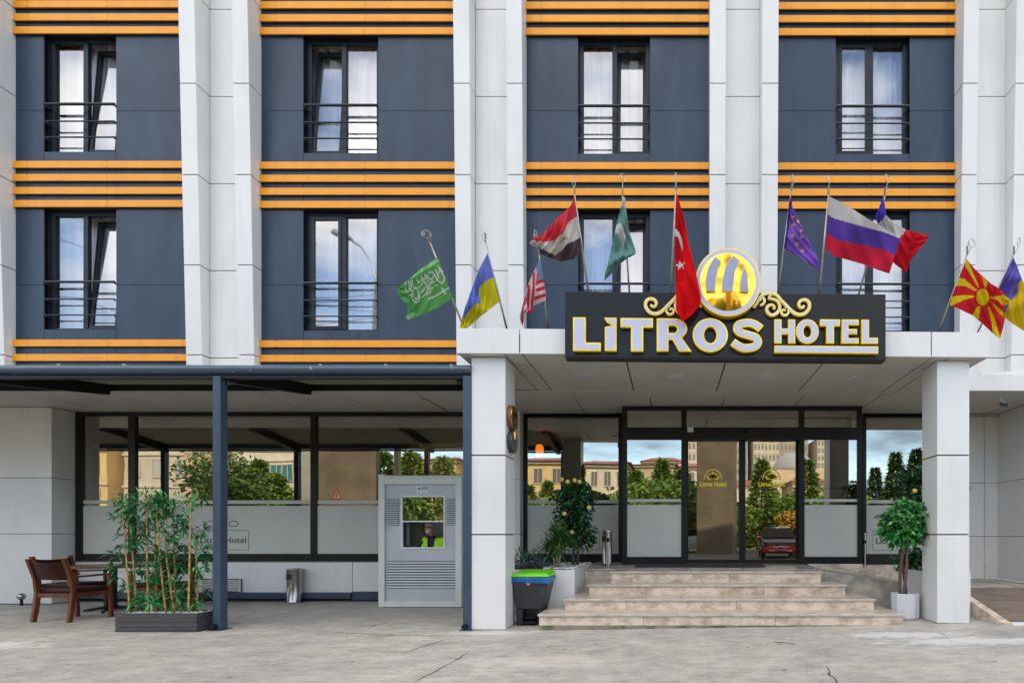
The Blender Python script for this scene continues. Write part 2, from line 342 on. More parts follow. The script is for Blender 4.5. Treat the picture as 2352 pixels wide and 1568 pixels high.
# ------------------------------------------------------------------ the hotel
hotel = empty('hotel_building', (0, 9.1, 0), 'grey and white hotel with slate panels, orange stripes and tall white pilasters', 'building')
WY = D(176)                                   # plane of the slate panels
GY = D(157)                                   # plane of the ground floor glazing
def pily(z): return D(179) - .0256 * (z - 4.03)   # the pilasters lean out towards the top
PILS = [(-15.1, -14.85), (-12.0, -11.75), (-11.15, -10.9), (-7.925, -7.667), (-7.07, -6.81), (-3.5, -3.244), (-2.647, -2.395), (.639, .894), (1.483, 1.744), (4.73, 4.975), (5.578, 5.83), (9.1, 9.35)]
JZ = [3.765, 4.155, 5.605, 7.05, 8.50, 9.95, 11.4, 12.85]
g = .007
for (a, b) in PILS:
    m = MB()
    for z0, z1 in zip(JZ[:-1], JZ[1:]):
        z0 += g; z1 -= g; y0, y1 = pily(z0), pily(z1)
        m.hexa([(a, y0, z0), (b, y0, z0), (b, WY + .02, z0), (a, WY + .02, z0), (a, y1, z1), (b, y1, z1), (b, WY + .02, z1), (a, WY + .02, z1)], 0)
    y0, y1 = pily(3.77) + .02, pily(12.8) + .02; e = .02
    m.hexa([(a + e, y0, 3.77), (b - e, y0, 3.77), (b - e, WY + .05, 3.77), (a + e, WY + .05, 3.77), (a + e, y1, 12.8), (b - e, y1, 12.8), (b - e, WY + .05, 12.8), (a + e, WY + .05, 12.8)], 1)
    m.build('pilaster', [WHITE, GAP], hotel, bevel=.004)
def recess(a, b):
    m = MB()
    for z0, z1 in zip(JZ[:-1], JZ[1:]):
        m.box(a + g, b - .002, WY, WY + .02, z0 + g, z1 - g, 0)
    m.box(a, b, WY + .03, WY + .05, 3.77, 12.8, 1)
    m.build('recessed_panel', [WHITE, GAP], hotel)
for a, b in ((-14.85, -12.0 - .0), (-11.75, -11.15), (-7.667, -7.07), (-3.244, -2.647), (.894, 1.483), (4.975, 5.578)):
    if a > -14: recess(a, b)
# bays: x0, x1, window x0, x1, vertical offset
def wx(a, b): return X(a, 176), X(b, 176)
BAYS = [('A', -10.9, -7.925, *wx(129, 340), 0., ('fixed', 'tilt'), ('fixed', 'tilt')),
        ('B', -6.81, -3.5, *wx(889, 1108), -.02, ('tilt', 'fixed'), ('sash', 'fixed')),
        ('C', -2.395, .639, *wx(1694, 1904), -.03, ('fixed', 'tilt'), ('fixed', 'tilt')),
        ('D', 1.744, 4.73, *wx(2449, 2665), -.035, ('sash', 'fixed'), ('sash', 'fixed'))]
WZ = [(4.63, 6.64), (7.583, 9.552)]
STR = [4.445, 4.205] + [7.40 - .216 * k for k in range(4)] + [10.27 - .2155 * k for k in range(4)]
def wallpart(x0, x1, wins, dz):
    m = MB(); ws = sorted(wins)
    xs = [x0, x1] if not ws else [x0, ws[0][0], ws[0][1], x1]
    for i in range(len(xs) - 1):
        a, b = xs[i] + g / 2, xs[i + 1] - g / 2
        if i == 1: zc = [(3.6, ws[0][2]), (ws[0][3], ws[1][2]), (ws[1][3], 12.8)]
        else: zc = [(3.6, 5.367), (5.367, 8.262), (8.262, 12.8)]
        for z0, z1 in zc: m.box(a, b, WY, WY + .015, z0 + g / 2, z1 - g / 2, 0)
        for z0, z1 in (zc if i == 1 else [(3.6, 12.8)]): m.box(xs[i], xs[i + 1], WY + .02, WY + .05, z0 + .003, z1 - .003, 1)
    m.build('wall_panel', [NAVY, GAP], hotel)
def window(x0, x1, z0, z1, kinds, bay, row):
    f = MB(); y0, y1 = WY + .09, WY + .15; w = .075
    # reveal lining
    f.box(x0 - .012, x0, WY + .016, y1, z0, z1, 0); f.box(x1, x1 + .012, WY + .016, y1, z0, z1, 0)
    f.box(x0 - .012, x1 + .012, WY + .016, y1, z1, z1 + .012, 0); f.box(x0 - .012, x1 + .012, WY + .002, y1, z0 - .012, z0, 0)
    xm = (x0 + x1) / 2
    f.box(x0, x0 + w, y0, y1, z0, z1); f.box(x1 - w, x1, y0, y1, z0, z1)
    f.box(x0 + w, x1 - w, y0, y1, z1 - w, z1); f.box(x0 + w, x1 - w, y0, y1, z0, z0 + .05)
    f.box(xm - .04, xm + .04, y0 - .003, y1, z0 + .05, z1 - w)
    win = f.build('window', [FRAME], hotel, bevel=.004)
    zb, zt = z0 + .05, z1 - w
    for side, kind in enumerate(kinds):
        a, b = (x0 + w, xm - .04) if side == 0 else (xm + .04, x1 - w)
        if kind == 'fixed':
            MB().poly([(a, y0 + .03, zb), (b, y0 + .03, zb), (b, y0 + .03, zt), (a, y0 + .03, zt)]).build('pane', [GLU], win)
        else:
            s = MB(); e = .055; ys, ye = (y0 - .012, y0 + .045)
            s.box(a, a + e, ys, ye, zb, zt); s.box(b - e, b, ys, ye, zb, zt)
            s.box(a + e, b - e, ys, ye, zt - e, zt); s.box(a + e, b - e, ys, ye, zb, zb + e)
            p = MB().poly([(a + e, ys + .02, zb + e), (b - e, ys + .02, zb + e), (b - e, ys + .02, zt - e), (a + e, ys + .02, zt - e)])
            if kind == 'tilt':
                an = R(4.6)
                def tl(x, y, z, an=an, ys=ys, zb=zb):
                    dy, dz_ = y - ys, z - zb
                    return (x, ys + .02 + dy * math.cos(an) + dz_ * math.sin(an), zb + dz_ * math.cos(an) - dy * math.sin(an))
                s.map(tl); p.map(tl)
            s.build('sash', [FRAME], win, bevel=.003); p.build('pane', [GLU], win)
    # curtain hanging in folds, and the room behind
    c = MB(); n = 90; yc = y1 + .28
    yc = y1 + .21
    rnd = random.Random(bay + str(row)); ph = [rnd.uniform(0, 6.3) for _ in range(4)]
    def cy(u): return yc + .036 * math.sin(u * 34 + ph[0] + 1.2 * math.sin(u * 5 + ph[1])) + .018 * math.sin(u * 71 + ph[2])
    open_ = .16 if (bay, row) in (('A', 0), ('A', 1)) else .0
    for i in range(n):
        a, b = i / n, (i + 1) / n
        xa, xb = x0 - .1 + (x1 - x0 + .2) * a, x0 - .1 + (x1 - x0 + .2) * b
        c.poly([(xa, cy(a), z0 - .2), (xb, cy(b), z0 - .2), (xb, cy(b), z1 + .055), (xa, cy(a), z1 + .055)])
    c.build('curtain', [CURT], win, smooth=True)
    rm = MB(); A, B, y2, q0, q1 = x0 - .25, x1 + .25, y1 + .75, z0 - .3, z1 + .06
    yy = WY + .151
    for pts in ([(A, yy, q0), (B, yy, q0), (B, y2, q0), (A, y2, q0)], [(A, yy, q1), (B, yy, q1), (B, y2, q1), (A, y2, q1)], [(A, yy, q0), (A, y2, q0), (A, y2, q1), (A, yy, q1)],
                [(B, yy, q0), (B, y2, q0), (B, y2, q1), (B, yy, q1)], [(A, y2, q0), (B, y2, q0), (B, y2, q1), (A, y2, q1)]): rm.poly(pts)
    rm.build('room', [ROOM], win)
    # guard rail of three bars
    r = MB(); yr = WY - .012
    for zz, rr in ((z0 + .782, .021), (z0 + .497, .012), (z0 + .232, .012)):
        r.tube([(x0 + .01, yr, zz), (x1 - .01, yr, zz)], rr, 8)
        for xx in (x0 + .02, x1 - .02): r.box(xx - .008, xx + .008, yr + .004, y0, zz - .03 if rr > .02 else zz - .022, zz - .004)
    r.build('railing', [RAIL], win, smooth=False)
    return win
for bay, x0, x1, a, b, dz, kup, klo in [(q[0], q[1], q[2], q[3], q[4], q[5], q[6], q[7]) for q in BAYS]:
    wins = [(a, b, WZ[k][0] + dz, WZ[k][1] + dz) for k in (0, 1)]
    wallpart(x0, x1, wins, dz)
    for k in (0, 1): window(a, b, wins[k][2], wins[k][3], klo if k == 0 else kup, bay, k)
wallpart(-14.85, -12.0, [], 0); wallpart(5.83, 9.1, [], 0)
SY = WY - .045
for x0, x1, dz, wid in ((-10.9, -7.925, 0, 1), (-6.81, -3.5, -.02, 1), (-2.395, .639, -.03, 1), (1.744, 4.73, -.04, 1), (-14.85, -12.0, 0, 1), (5.83, 9.1, -.04, 1)):
    for i, zt in enumerate(STR):
        zt += dz * .7; m = MB(); L = x1 - x0
        cuts = [x0, x0 + L * .085, x0 + L * .53, x1 - L * .045, x1]
        for a, b in zip(cuts[:-1], cuts[1:]):
            m.box(a + .0015, b - .0015, SY, SY + .02, zt - .112, zt)
        m.box(x0, x1, SY + .02, WY + .0, zt - .100, zt - .004, 1)
        for c in cuts[1:-1]:
            for zz in (zt - .012, zt - .1): m.box(c - .016, c - .008, SY - .002, SY + .001, zz - .004, zz + .004, 1)
        m.build('orange_stripe', [ORANGE, GAP], hotel)
# the mass of the building above, behind and beside what the photograph frames
m = MB()
m.box(-26, 20, WY + 1.05, 20, 3.75, 12.8); m.box(-26, 20, WY + .06, 20, 12.8, 20)
for a, b in ((-14.5, -10.75), (-8.9, -6.4), (-4.6, -1.8), (-.05, 2.45), (4.3, 20)): m.box(a, b, WY + .06, WY + 1.05, 3.75, 12.8)
m.box(-26, -15.1, WY + .0, WY + 1.05, 3.75, 12.8); m.box(9.35, 20, WY, WY + 1.05, 3.75, 12.8)
for a, b in ((-10.9, -8.9), (-6.4, -4.6), (-1.8, -.05), (2.45, 4.3)):
    m.box(a, b, WY + .06, WY + 1.05, 3.75, 4.25); m.box(a, b, WY + .06, WY + 1.05, 6.8, 7.2); m.box(a, b, WY + .06, WY + 1.05, 9.7, 12.8)
m.box(-26, -14, 8.8, 20, 0, 3.75); m.box(8.5, 20, 8.8, 20, -.1, 3.75)
m.build('upper_storeys', [NAVY], hotel)
# white band along the bottom of the facade, with a shallow trim under the recess
m = MB(); yb = D(184)
m.box(-14, 4.08, yb + .1, WY + .04, 3.51, 3.76); m.box(4.09, 9.3, yb, WY + .04, 3.505, 3.766)
m.build('facade_band', [WHITE], hotel, bevel=.004)
m = MB(); m.box(4.99, 5.56, yb + .08, yb + .2, 3.768, 3.83); m.build('ledge', [WHITE], hotel, bevel=.004)
# soffit over the ground floor recess
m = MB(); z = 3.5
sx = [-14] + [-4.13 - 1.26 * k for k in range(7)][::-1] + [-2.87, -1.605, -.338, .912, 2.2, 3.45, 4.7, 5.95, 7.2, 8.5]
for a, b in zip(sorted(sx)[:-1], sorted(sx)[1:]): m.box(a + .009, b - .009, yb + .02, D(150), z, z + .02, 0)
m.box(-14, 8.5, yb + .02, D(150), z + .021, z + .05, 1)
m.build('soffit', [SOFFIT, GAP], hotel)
# ground floor piers and side wall, cut into white panels
def panels(x0, x1, y0, y1, zs, name='wall_pier', xs=None, gap=.009):
    m = MB(); xs = xs or [x0, x1]
    for z0, z1 in zip(zs[:-1], zs[1:]):
        for a, b in zip(xs[:-1], xs[1:]): m.box(a + (gap / 2 if a != x0 else 0), b - (gap / 2 if b != x1 else 0), y0, y1, z0 + gap / 2, z1 - gap / 2, 0)
    m.box(x0 + .012, x1 - .012, y0 + .012, y1 - .012, zs[0], zs[-1], 1)
    return m.build(name, [WHITE, GAP], hotel, bevel=.003)
panels(-14, X(151, 163.6), D(163.6), GY + .3, [-.02, 1.23, 2.233, 3.495])
panels(-3.6, X(1523, 159), D(159), GY + .3, [.0, 1.23, 2.233, 3.495])
panels(5.15, X(2923, 154), D(154), D(154) + .3, [.3, 1.187, 2.2, 3.495], xs=[5.15, X(2884, 154), X(2923, 154)])
panels(X(2923, 154), 8.5, 8.85, D(154) + .3, [.0, 1.187, 2.2, 3.495])
# ground floor inside
m = MB()
m.box(-14, 8.5, GY + .2, 17, .60, .66, 0); m.box(-14, 8.5, GY + .1, 17, 3.45, 3.495, 1); m.box(-14, 8.5, 16.9, 17, .66, 3.45, 2)
m.box(-14, -13.9, GY + .3, 16.9, .66, 3.45, 2); m.box(8.4, 8.5, GY + .3, 16.9, .66, 3.45, 2)
m.box(-11.2, -3.6, GY + 1.0, GY + 1.3, 3.14, 3.45, 2); m.box(-2.75, 5, GY + 1.0, GY + 1.3, 3.14, 3.45, 2)
m.box(-11.15, -3.6, GY + .35, GY + .7, 3.29, 3.45, 3); m.box(-2.7, 5.1, GY + .45, GY + .8, 3.29, 3.45, 3)
m.box(-6.0, -3.7, 12.5, 12.7, .66, 3.45, 2)
m.build('interior', [mat('inside_floor', (.16, .14, .12), .3), mat('inside_ceiling', (.36, .36, .34), .9), mat('inside_wall', (.16, .13, .10), .8), mat('white_bulkhead', (.8, .8, .76), .7)], hotel)
m = MB()
for x, y in ((-9.3, 11.6), (-5.0, 11.9), (-7.2, 12.5)): m.box(x - .55, x + .55, y - .012, y + .012, 3.43, 3.449)
m.build('tube_light', [emit('tube_glow', (1., .86, .62), 12.)], hotel)
m = MB()
for x, y in ((-1.6, 12.2), (.2, 12.1), (1.9, 12.2), (3.4, 12.2)): m.box(x - .55, x + .55, y - .022, y + .022, 3.425, 3.449)
m.build('tube_light', [emit('lobby_glow', (1., .84, .58), 8.)], hotel)
m = MB(); m.lathe([(.05, 2.80), (.078, 2.86), (.085, 2.96), (.05, 3.03)], (X(1582, 145), 11.0, -.0), 14); m.build('wall_lamp', [emit('amber_glow', (1., .22, .015), .75)], hotel)
# shop windows
def shopwin(x0, x1, y, z0, z1, mull, film=(.84, 1.754), strip=(1.792, 1.856), bot=.12, top=.08, side=.1, transom=None):
    f = MB(); yb_ = y + .08
    f.box(x0, x1, y, yb_, z1 - top, z1); f.box(x0, x1, y, yb_, z0, z0 + bot)
    f.box(x0, x0 + side, y, yb_, z0 + bot, z1 - top); f.box(x1 - side, x1, y, yb_, z0 + bot, z1 - top)
    for a, b in mull: f.box(a, b, y - .004, yb_, z0 + bot, z1 - top)
    if transom: f.box(x0 + side, x1 - side, y + .002, yb_, transom[0], transom[1])
    o = f.build('shop_window', [BLACK], hotel, bevel=.003)
    ed = [x0 + side] + [q for ab in mull for q in ab] + [x1 - side]
    for a, b in zip(ed[::2], ed[1::2]):
        MB().poly([(a, y + .03, z0 + bot), (b, y + .03, z0 + bot), (b, y + .03, z1 - top), (a, y + .03, z1 - top)]).build('pane', [GLS], o)
        fm = MB(); q = .002
        for u, v in (film, strip): fm.poly([(a + q, y + .024, u), (b - q, y + .024, u), (b - q, y + .024, v), (a + q, y + .024, v)])
        fm.build('frosted_film', [FILM], o)
    return o
zB = Z(1643, 157)
SW1 = shopwin(-11.078, -3.6, GY - .03, zB, 3.497, [(X(375, 157.5), X(396, 157.5)), (X(909, 157.5), X(927, 157.5))], side=.125, bot=.14)
SW2 = shopwin(-2.77, X(1823, 155), GY + .1, .66, 3.497, [], bot=.19, side=.07, film=(.86, 1.77), strip=(1.81, 1.87))
SW3 = shopwin(X(2526, 155), 5.15, GY + .1, .66, 3.497, [], bot=.19, side=.07, film=(.86, 1.77), strip=(1.81, 1.87))
def film_sign(parent, px0, px1, pyt, pyb, s, y, box=None):
    m = MB(); text_mesh(m, 'Litros Hotel', X(px0, s), X(px1, s), Z(pyb, s), Z(pyt, s), y, 0, bold=.012)
    if box:
        a, b, c, d = X(box[0], s), X(box[1], s), Z(box[3], s), Z(box[2], s); t = .008
        for q in ((a, b, c, c + t), (a, b, d - t, d), (a, a + t, c + t, d - t), (b - t, b, c + t, d - t)):
            m.poly([(q[0], y, q[2]), (q[1], y, q[2]), (q[1], y, q[3]), (q[0], y, q[3])])
        mx = (a + b) / 2
        for k, (u, v) in enumerate(((-.22, 0), (.0, .11), (.2, 0))):
            ribbon(m, [(mx + u + .09 * math.cos(R(t_)), d + .12 + v + .05 * math.sin(R(t_))) for t_ in range(0, 361, 30)], .014, y)
    m.build('lettering', [PTXT], parent)
film_sign(SW1, 588, 722, 1572, 1590, 157, GY - .010, (578, 730, 1552, 1610))
film_sign(SW2, 1612, 1750, 1574, 1592, 155, GY + .120, (1602, 1757, 1553, 1611))
film_sign(SW3, 2566, 2694, 1574, 1593, 155, GY + .120, (2556, 2704, 1553, 1612))
# white plinth under the left shop window with a blue steel skirt
m = MB(); xs = [X(204, 158), X(611, 158), X(1025, 158), -3.6]
for a, b in zip(xs[:-1], xs[1:]): m.box(a + .006, b - .006, GY + .015, GY + .1, .14, zB - .004, 0)
m.box(X(204, 158), -3.6, GY + .05, GY + .12, -.02, zB - .002, 1)
m.build('plinth', [WHITE, GAP], hotel, bevel=.003)
m = MB(); m.box(-11.1, X(1025, 158), GY - .05, GY + .013, .03, .14); m.box(X(1026, 158), -3.6, GY - .01, GY + .013, .0, .16); m.build('skirting', [STEELBLUE], hotel, bevel=.004)
m = MB(); a, b = X(578, 159), X(692, 159); vz0, vz1 = Z(1735, 159), Z(1696, 159)
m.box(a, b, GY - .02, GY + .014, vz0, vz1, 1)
for k in range(7):
    q = vz0 + .02 + k * (vz1 - vz0 - .03) / 7; m.box(a + .01, b - .01, GY - .035, GY - .021, q, q + .018, 0)
for xx in (a, b - .012, (a + b) / 2 - .006): m.box(xx, xx + .012, GY - .04, GY - .0205, vz0, vz1, 0)
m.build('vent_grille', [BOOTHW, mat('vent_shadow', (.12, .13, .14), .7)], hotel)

# the glass porch with the sliding doors
VY0 = D(165); vx = lambda p: X(p, 165); vz = lambda p: Z(p, 165)
f = MB(); y0, y1 = VY0, VY0 + .09
zt, zbm = 3.497, .70
f.box(vx(1823), vx(2526), y0, y1, zt - .075, zt)
f.box(vx(1823), vx(1837), y0 - .002, y1, zbm, zt - .075); f.box(vx(2513), vx(2526), y0 - .002, y1, zbm, zt - .075)
f.box(vx(1996), vx(2011.5), y0 - .004, y1, zbm, zt - .075); f.box(vx(2341), vx(2357), y0 - .004, y1, zbm, zt - .075)
f.box(vx(1837), vx(1996), y0, y1, vz(1287), vz(1251)); f.box(vx(2011.5), vx(2341), y0, y1, vz(1287), vz(1251)); f.box(vx(2357), vx(2513), y0, y1, vz(1287), vz(1251))
f.box(vx(1837), vx(1996), y0, y1, zbm, vz(1630)); f.box(vx(2357), vx(2513), y0, y1, zbm, vz(1630))
for xx in (vx(1823), vx(2526) - .07): f.box(xx, xx + .07, GY + .06, GY + .1, .66, zt); f.box(xx, xx + .07, y1, GY + .06, .66, .8); f.box(xx, xx + .07, y1, GY + .06, zt - .075, zt)
door = f.build('entrance_door', [BLACK], hotel, bevel=.003)
def pane(a, b, c, d, y, p=door, film=False):
    MB().poly([(a, y, c), (b, y, c), (b, y, d), (a, y, d)]).build('pane', [GLS], p)
    if film:
        fm = MB()
        for u, v in ((vz(1630), vz(1478)), (vz(1469), vz(1461))): fm.poly([(a, y - .006, u), (b, y - .006, u), (b, y - .006, v), (a, y - .006, v)])
        fm.build('frosted_film', [FILM], p)
for a, b in ((1837, 1996), (2357, 2513)):
    pane(vx(a), vx(b), vz(1630), vz(1287), y0 + .03, film=True); pane(vx(a), vx(b), vz(1251), zt - .075, y0 + .03)
pane(vx(2011.5), vx(2341), vz(1251), zt - .075, y0 + .03)
for xx in (vx(1823) + .035, vx(2526) - .035):
    MB().poly([(xx, y1, .8), (xx, GY + .06, .8), (xx, GY + .06, zt - .075), (xx, y1, zt - .075)]).build('pane', [GLS], door)
for a, b in ((2012, 2177), (2178, 2340)):
    l = MB(); q0, q1 = y0 + .10, y0 + .135; A, B, c, d = vx(a), vx(b), .712, vz(1287) + .02
    st = .045; w2 = .03
    lw, rw = (w2, .06) if a == 2012 else (.05, w2)
    l.box(A, A + lw, q0, q1, c, d); l.box(B - rw, B, q0, q1, c, d); l.box(A + lw, B - rw, q0, q1, d - .03, d); l.box(A + lw, B - rw, q0, q1, c, c + .06)
    leaf = l.build('door_leaf', [BLACK], door)
    MB().poly([(A + lw, q0 + .015, c + .06), (B - rw, q0 + .015, c + .06), (B - rw, q0 + .015, d - .03), (A + lw, q0 + .015, d - .03)]).build('door_glass', [GLS], door)
    t = MB(); s = 163.5; ox = 0 if a == 2012 else 172
    yl = q0 + .008
    text_mesh(t, 'Litros Hotel', X(2050 + ox, s), X(2128 + ox, s), Z(1424, s), Z(1410, s), yl, 0, bold=.045)
    cx, cz = X(2089 + ox, s), Z(1403, s)
    ribbon(t, arc(cx, cz, .155, .175, 0, 180, 14), .02, yl)
    for an, ln in ((90, .15), (58, .13), (122, .13), (25, .14), (155, .14)):
        dx, dz = math.cos(R(an)), math.sin(R(an)); w = .045
        t.poly([(cx, yl + .001, cz), (cx + dx * ln * .55 + dz * w, yl + .001, cz + dz * ln * .55 - dx * w), (cx + dx * ln, yl + .001, cz + dz * ln), (cx + dx * ln * .55 - dz * w, yl + .001, cz + dz * ln * .55 + dx * w)])
    t.build('lettering', [YTXT], door)
m = MB(); text_mesh(m, 'RECEPTION', X(2200, 161), X(2318, 161), Z(1451, 161), Z(1435, 161), D(161), 0, bold=.03)
m.build('reception_lettering', [YTXT], hotel)
m = MB(); m.box(vx(2014), vx(2031), y0 - .03, y0 - .005, vz(1266), vz(1252)); m.build('door_sensor', [BOOTHW], door)
m = MB(); m.lathe([(.03, 0), (.045, .02), (.03, .045)], (vx(2187), y0 - .0, vz(1262)), 12, axis='y'); m.map(lambda x, y, z: (x, 2 * y0 - y - .005, z)); m.build('door_camera', [BLACK], door)

# the entrance canopy: fascia, soffit, lamps; it sags a little to the right
canopy_x0, canopy_x1, CY = X(1338, 229), X(2898, 229), D(229)
def sag(x, y, z): return (x, y, z - .0078 * (x - canopy_x0))
m = MB(); c0, c1 = X(1522, 229), X(2729, 229); zf0, zf1 = 3.532, Z(961, 229); gp = .008
for a, b in ((canopy_x0, c0), (c0, c1), (c1, canopy_x1)):
    m.box(a + (gp if a != canopy_x0 else 0), b - (gp if b != canopy_x1 else 0), CY, CY + .04, zf0, zf1, 0)
for xx in (canopy_x0, canopy_x1 - .04): m.box(xx, xx + .04, CY + .042, yb + .08, zf0, zf1, 0)
m.box(canopy_x0 + .01, canopy_x1 - .01, CY + .045, yb + .08, zf0 + .04, zf1 - .05, 1)
m.map(sag); canopy = m.build('canopy', [WHITE, GAP], hotel, bevel=.004)
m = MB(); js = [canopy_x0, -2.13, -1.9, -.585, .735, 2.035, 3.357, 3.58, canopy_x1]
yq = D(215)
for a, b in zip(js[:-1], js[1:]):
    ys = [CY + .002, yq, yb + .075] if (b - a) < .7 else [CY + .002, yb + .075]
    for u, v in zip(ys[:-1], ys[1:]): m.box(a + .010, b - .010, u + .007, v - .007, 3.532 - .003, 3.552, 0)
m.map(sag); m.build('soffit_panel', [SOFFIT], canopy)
for px, py in ((1707, 1099), (1980, 1105), (2241, 1110), (2514, 1115)):
    x = X(px, 203); y = D(203); z = sag(x, 0, 3.528)[2]
    m = MB(); m.lathe([(.115, z - .012), (.115, z)], (x, y, 0), 24, 0); m.lathe([(.095, z - .016), (.095, z - .0125)], (x, y, 0), 24, 1)
    m.build('ceiling_light', [BOOTHW, LILAC], canopy)
def pillar(a, b, z0, zt_):
    m = MB(); y0 = D(225); y1 = y0 + .43; zs = [z0, 1.207, 2.228, zt_]
    jo = [z0, Z(1565, 225), Z(1333, 225), zt_]
    for u, v in zip(jo[:-1], jo[1:]): m.box(a, b, y0, y1, u + .008, v - .008, 0)
    m.box(a + .012, b - .012, y0 + .012, y1 - .012, z0, zt_, 1)
    m.build('pillar', [WHITE, GAP], hotel, bevel=.004)
pillar(X(1381.4, 225), X(1480.5, 225), -.03, 3.525); pillar(X(2746, 225) + 0, X(2840, 225), .055, 3.48)
# ------------------------------------------------------------------ ground
def sheet(name, x0, x1, y0, y1, dz, m_, label=None):
    b = MB(); xs = sorted({x0, x1, *[q for q in (-2.4, 0., 2., 4., 6.) if x0 < q < x1]})
    for a, c in zip(xs[:-1], xs[1:]): b.poly([(a, y0, gz(a) + dz), (c, y0, gz(c) + dz), (c, y1, gz(c) + dz), (a, y1, gz(a) + dz)])
    o = b.build(name, [m_]); tag(o, kind='structure'); return o
sheet('ground', -400, 400, -400, 60, -.12, GRASS)
# forecourt slab with its saw cuts and cracks
b = MB(); xs = [-60, -2.4, 0, 2, 4, 6, 60]
for a, c in zip(xs[:-1], xs[1:]): b.poly([(a, -6, gz(a)), (c, -6, gz(c)), (c, 12, gz(c)), (a, 12, gz(a))], 0)
def gpt(px, py):   # a mark on the paving seen at this place
    s = (py - VY) / (EYE - 0.0)
    for _ in range(4): s = (py - VY) / (EYE - gz(X(px, s)))
    return X(px, s), D(s)
def crack(pts, w, seed):
    r = random.Random(seed); P = [gpt(*p) for p in pts]; Q = []
    for (p, q) in zip(P[:-1], P[1:]):
        for k in range(6): t = k / 6; Q.append((p[0] + (q[0] - p[0]) * t + r.uniform(-1, 1) * w * .8, p[1] + (q[1] - p[1]) * t + r.uniform(-1, 1) * w * .8))
    Q.append(P[-1]); ws = [w * r.uniform(.4, 1.2) for _ in Q]; ws[0] = ws[-1] = w * .2
    o = stroke(Q, ws); n = len(Q)
    for i in range(n - 1):
        b.poly([(x, y, gz(x) + .002) for x, y in (o[i], o[i + 1], o[2 * n - 2 - i], o[2 * n - 1 - i])], 1)
crack([(985, 1852), (1160, 1860), (1332, 1862)], .028, 1)
crack([(1332, 1864), (1175, 1913)], .015, 2); crack([(1075, 1838), (1135, 1822)], .03, 3)
crack([(1380, 1905), (1305, 1950), (1210, 1998)], .014, 4)
crack([(2420, 1952), (2450, 2003), (2500, 2080)], .022, 5)
crack([(2262, 1878), (2336, 1887)], .035, 6)
crack([(2755, 1848), (2790, 1880)], .007, 8); crack([(0, 1850), (300, 1850), (560, 1851)], .005, 9)
fo = b.build('forecourt_paving', [CONC, mat('crack_dark', (.07, .065, .06), .9)]); tag(fo, kind='structure')
sheet('road', -400, 400, -20.5, -6, .004, ASPH)
# ------------------------------------------------------------------ steps, landing, ramp
st = empty('entrance_steps', (.6, 7.6, 0), 'four beige marble steps climbing to the glass doors', 'steps')
SX = [(-1.71, 3.02, 228, .0, .19), (-1.46, 2.80, 215, .19, .335), (-1.20, 2.56, 202.3, .335, .49), (-.92, 2.31, 193, .49, .656)]
for i, (a, c, s, z0, z1) in enumerate(SX):
    y0 = D(s); m = MB()
    if i == 0: z0 = -.06
    m.box(a + .02, c - .02, y0 + .02, 8.9, z0, z1 - .03, 0)
    for xx in ((-.35, 1.35) if i % 2 == 0 else (-.6, .9)): m.box(xx, xx + .004, y0 + .0185, y0 + .0225, z0, z1 - .03, 1)
    if i == 0: m.box(a + .018, c - .018, y0 + .012, y0 + .0195, -.06, .045, 2)
    m.build('riser', [STONE, GAP, MOSS], st)
    t = MB(); cutx = [a, a + (c - a) * .38, a + (c - a) * .71, c]
    for u, v in zip(cutx[:-1], cutx[1:]): t.box(u + .001, v - .001, y0, 8.9, z1 - .03, z1)
    t.build('tread', [TREAD], st, bevel=.006)
m = MB()
m.hexa([(-1.4, 8.9, -.05), (2.42, 8.9, -.05), (2.42, GY + .3, -.05), (-1.4, GY + .3, -.05), (-1.4, 8.9, .640), (2.42, 8.9, .640), (2.42, GY + .3, .69), (-1.4, GY + .3, .69)], 0)
m.build('landing_block', [STONE], st)
m = MB(); m.hexa([(-1.42, 8.88, .640), (2.44, 8.88, .640), (2.44, GY + .3, .69), (-1.42, GY + .3, .69), (-1.42, 8.88, .658), (2.44, 8.88, .658), (2.44, GY + .3, .712), (-1.42, GY + .3, .712)])
m.build('landing_floor', [TREAD], st)
mt = MB(); mt.hexa([(X(1862, 170), 9.15, .676), (1.6, 9.15, .676), (1.6, 9.62, .697), (X(1862, 170), 9.62, .697), (X(1862, 170), 9.15, .684), (1.6, 9.15, .684), (1.6, 9.62, .706), (X(1862, 170), 9.62, .706)])
tag(mt.build('door_mat', [mat('rubber_mat', (.03, .03, .032), .9, bump=.5, bscale=120)]), 'dark rubber mat lying in front of the sliding glass doors', 'doormat')
rp = empty('access_ramp', (4.2, 8.6, 0), 'stone sided ramp with brown surface running behind the right pillar', 'ramp')
m = MB()   # sloping run beside the steps, then the level turn, then the brown slope to the forecourt
x0, x1, ya, yc = 2.445, 4.3, 8.45, GY - .02
m.hexa([(x0 - .13, ya, -.02), (x1, ya, -.02), (x1, yc, -.02), (x0, yc, -.02), (x0 - .13, ya, .655), (x1, ya, .37), (x1, yc, .37), (x0, yc, .655)], 0)
m.box(4.302, 6.9, 8.72, D(154) - .002, -.02, .37, 0)
m.build('ramp_side', [STONE2], rp)
m = MB(); m.hexa([(4.302, 6.93, .07), (8.4, 6.93, .07), (8.4, 8.718, .0), (4.302, 8.718, .0), (4.302, 6.93, .092), (8.4, 6.93, .092), (8.4, 8.718, .368), (4.302, 8.718, .368)])
m.build('ramp_surface', [CARPET], rp)
m = MB(); kx = 4.19; m.hexa([(kx, 6.88, .03), (kx + .11, 6.88, .03), (kx + .11, 8.70, .03), (kx, 8.70, .03), (kx, 6.88, .10), (kx + .11, 6.88, .10), (kx + .11, 8.70, .56), (kx, 8.70, .56)])
m.build('ramp_kerb', [STONE], rp, bevel=.005)
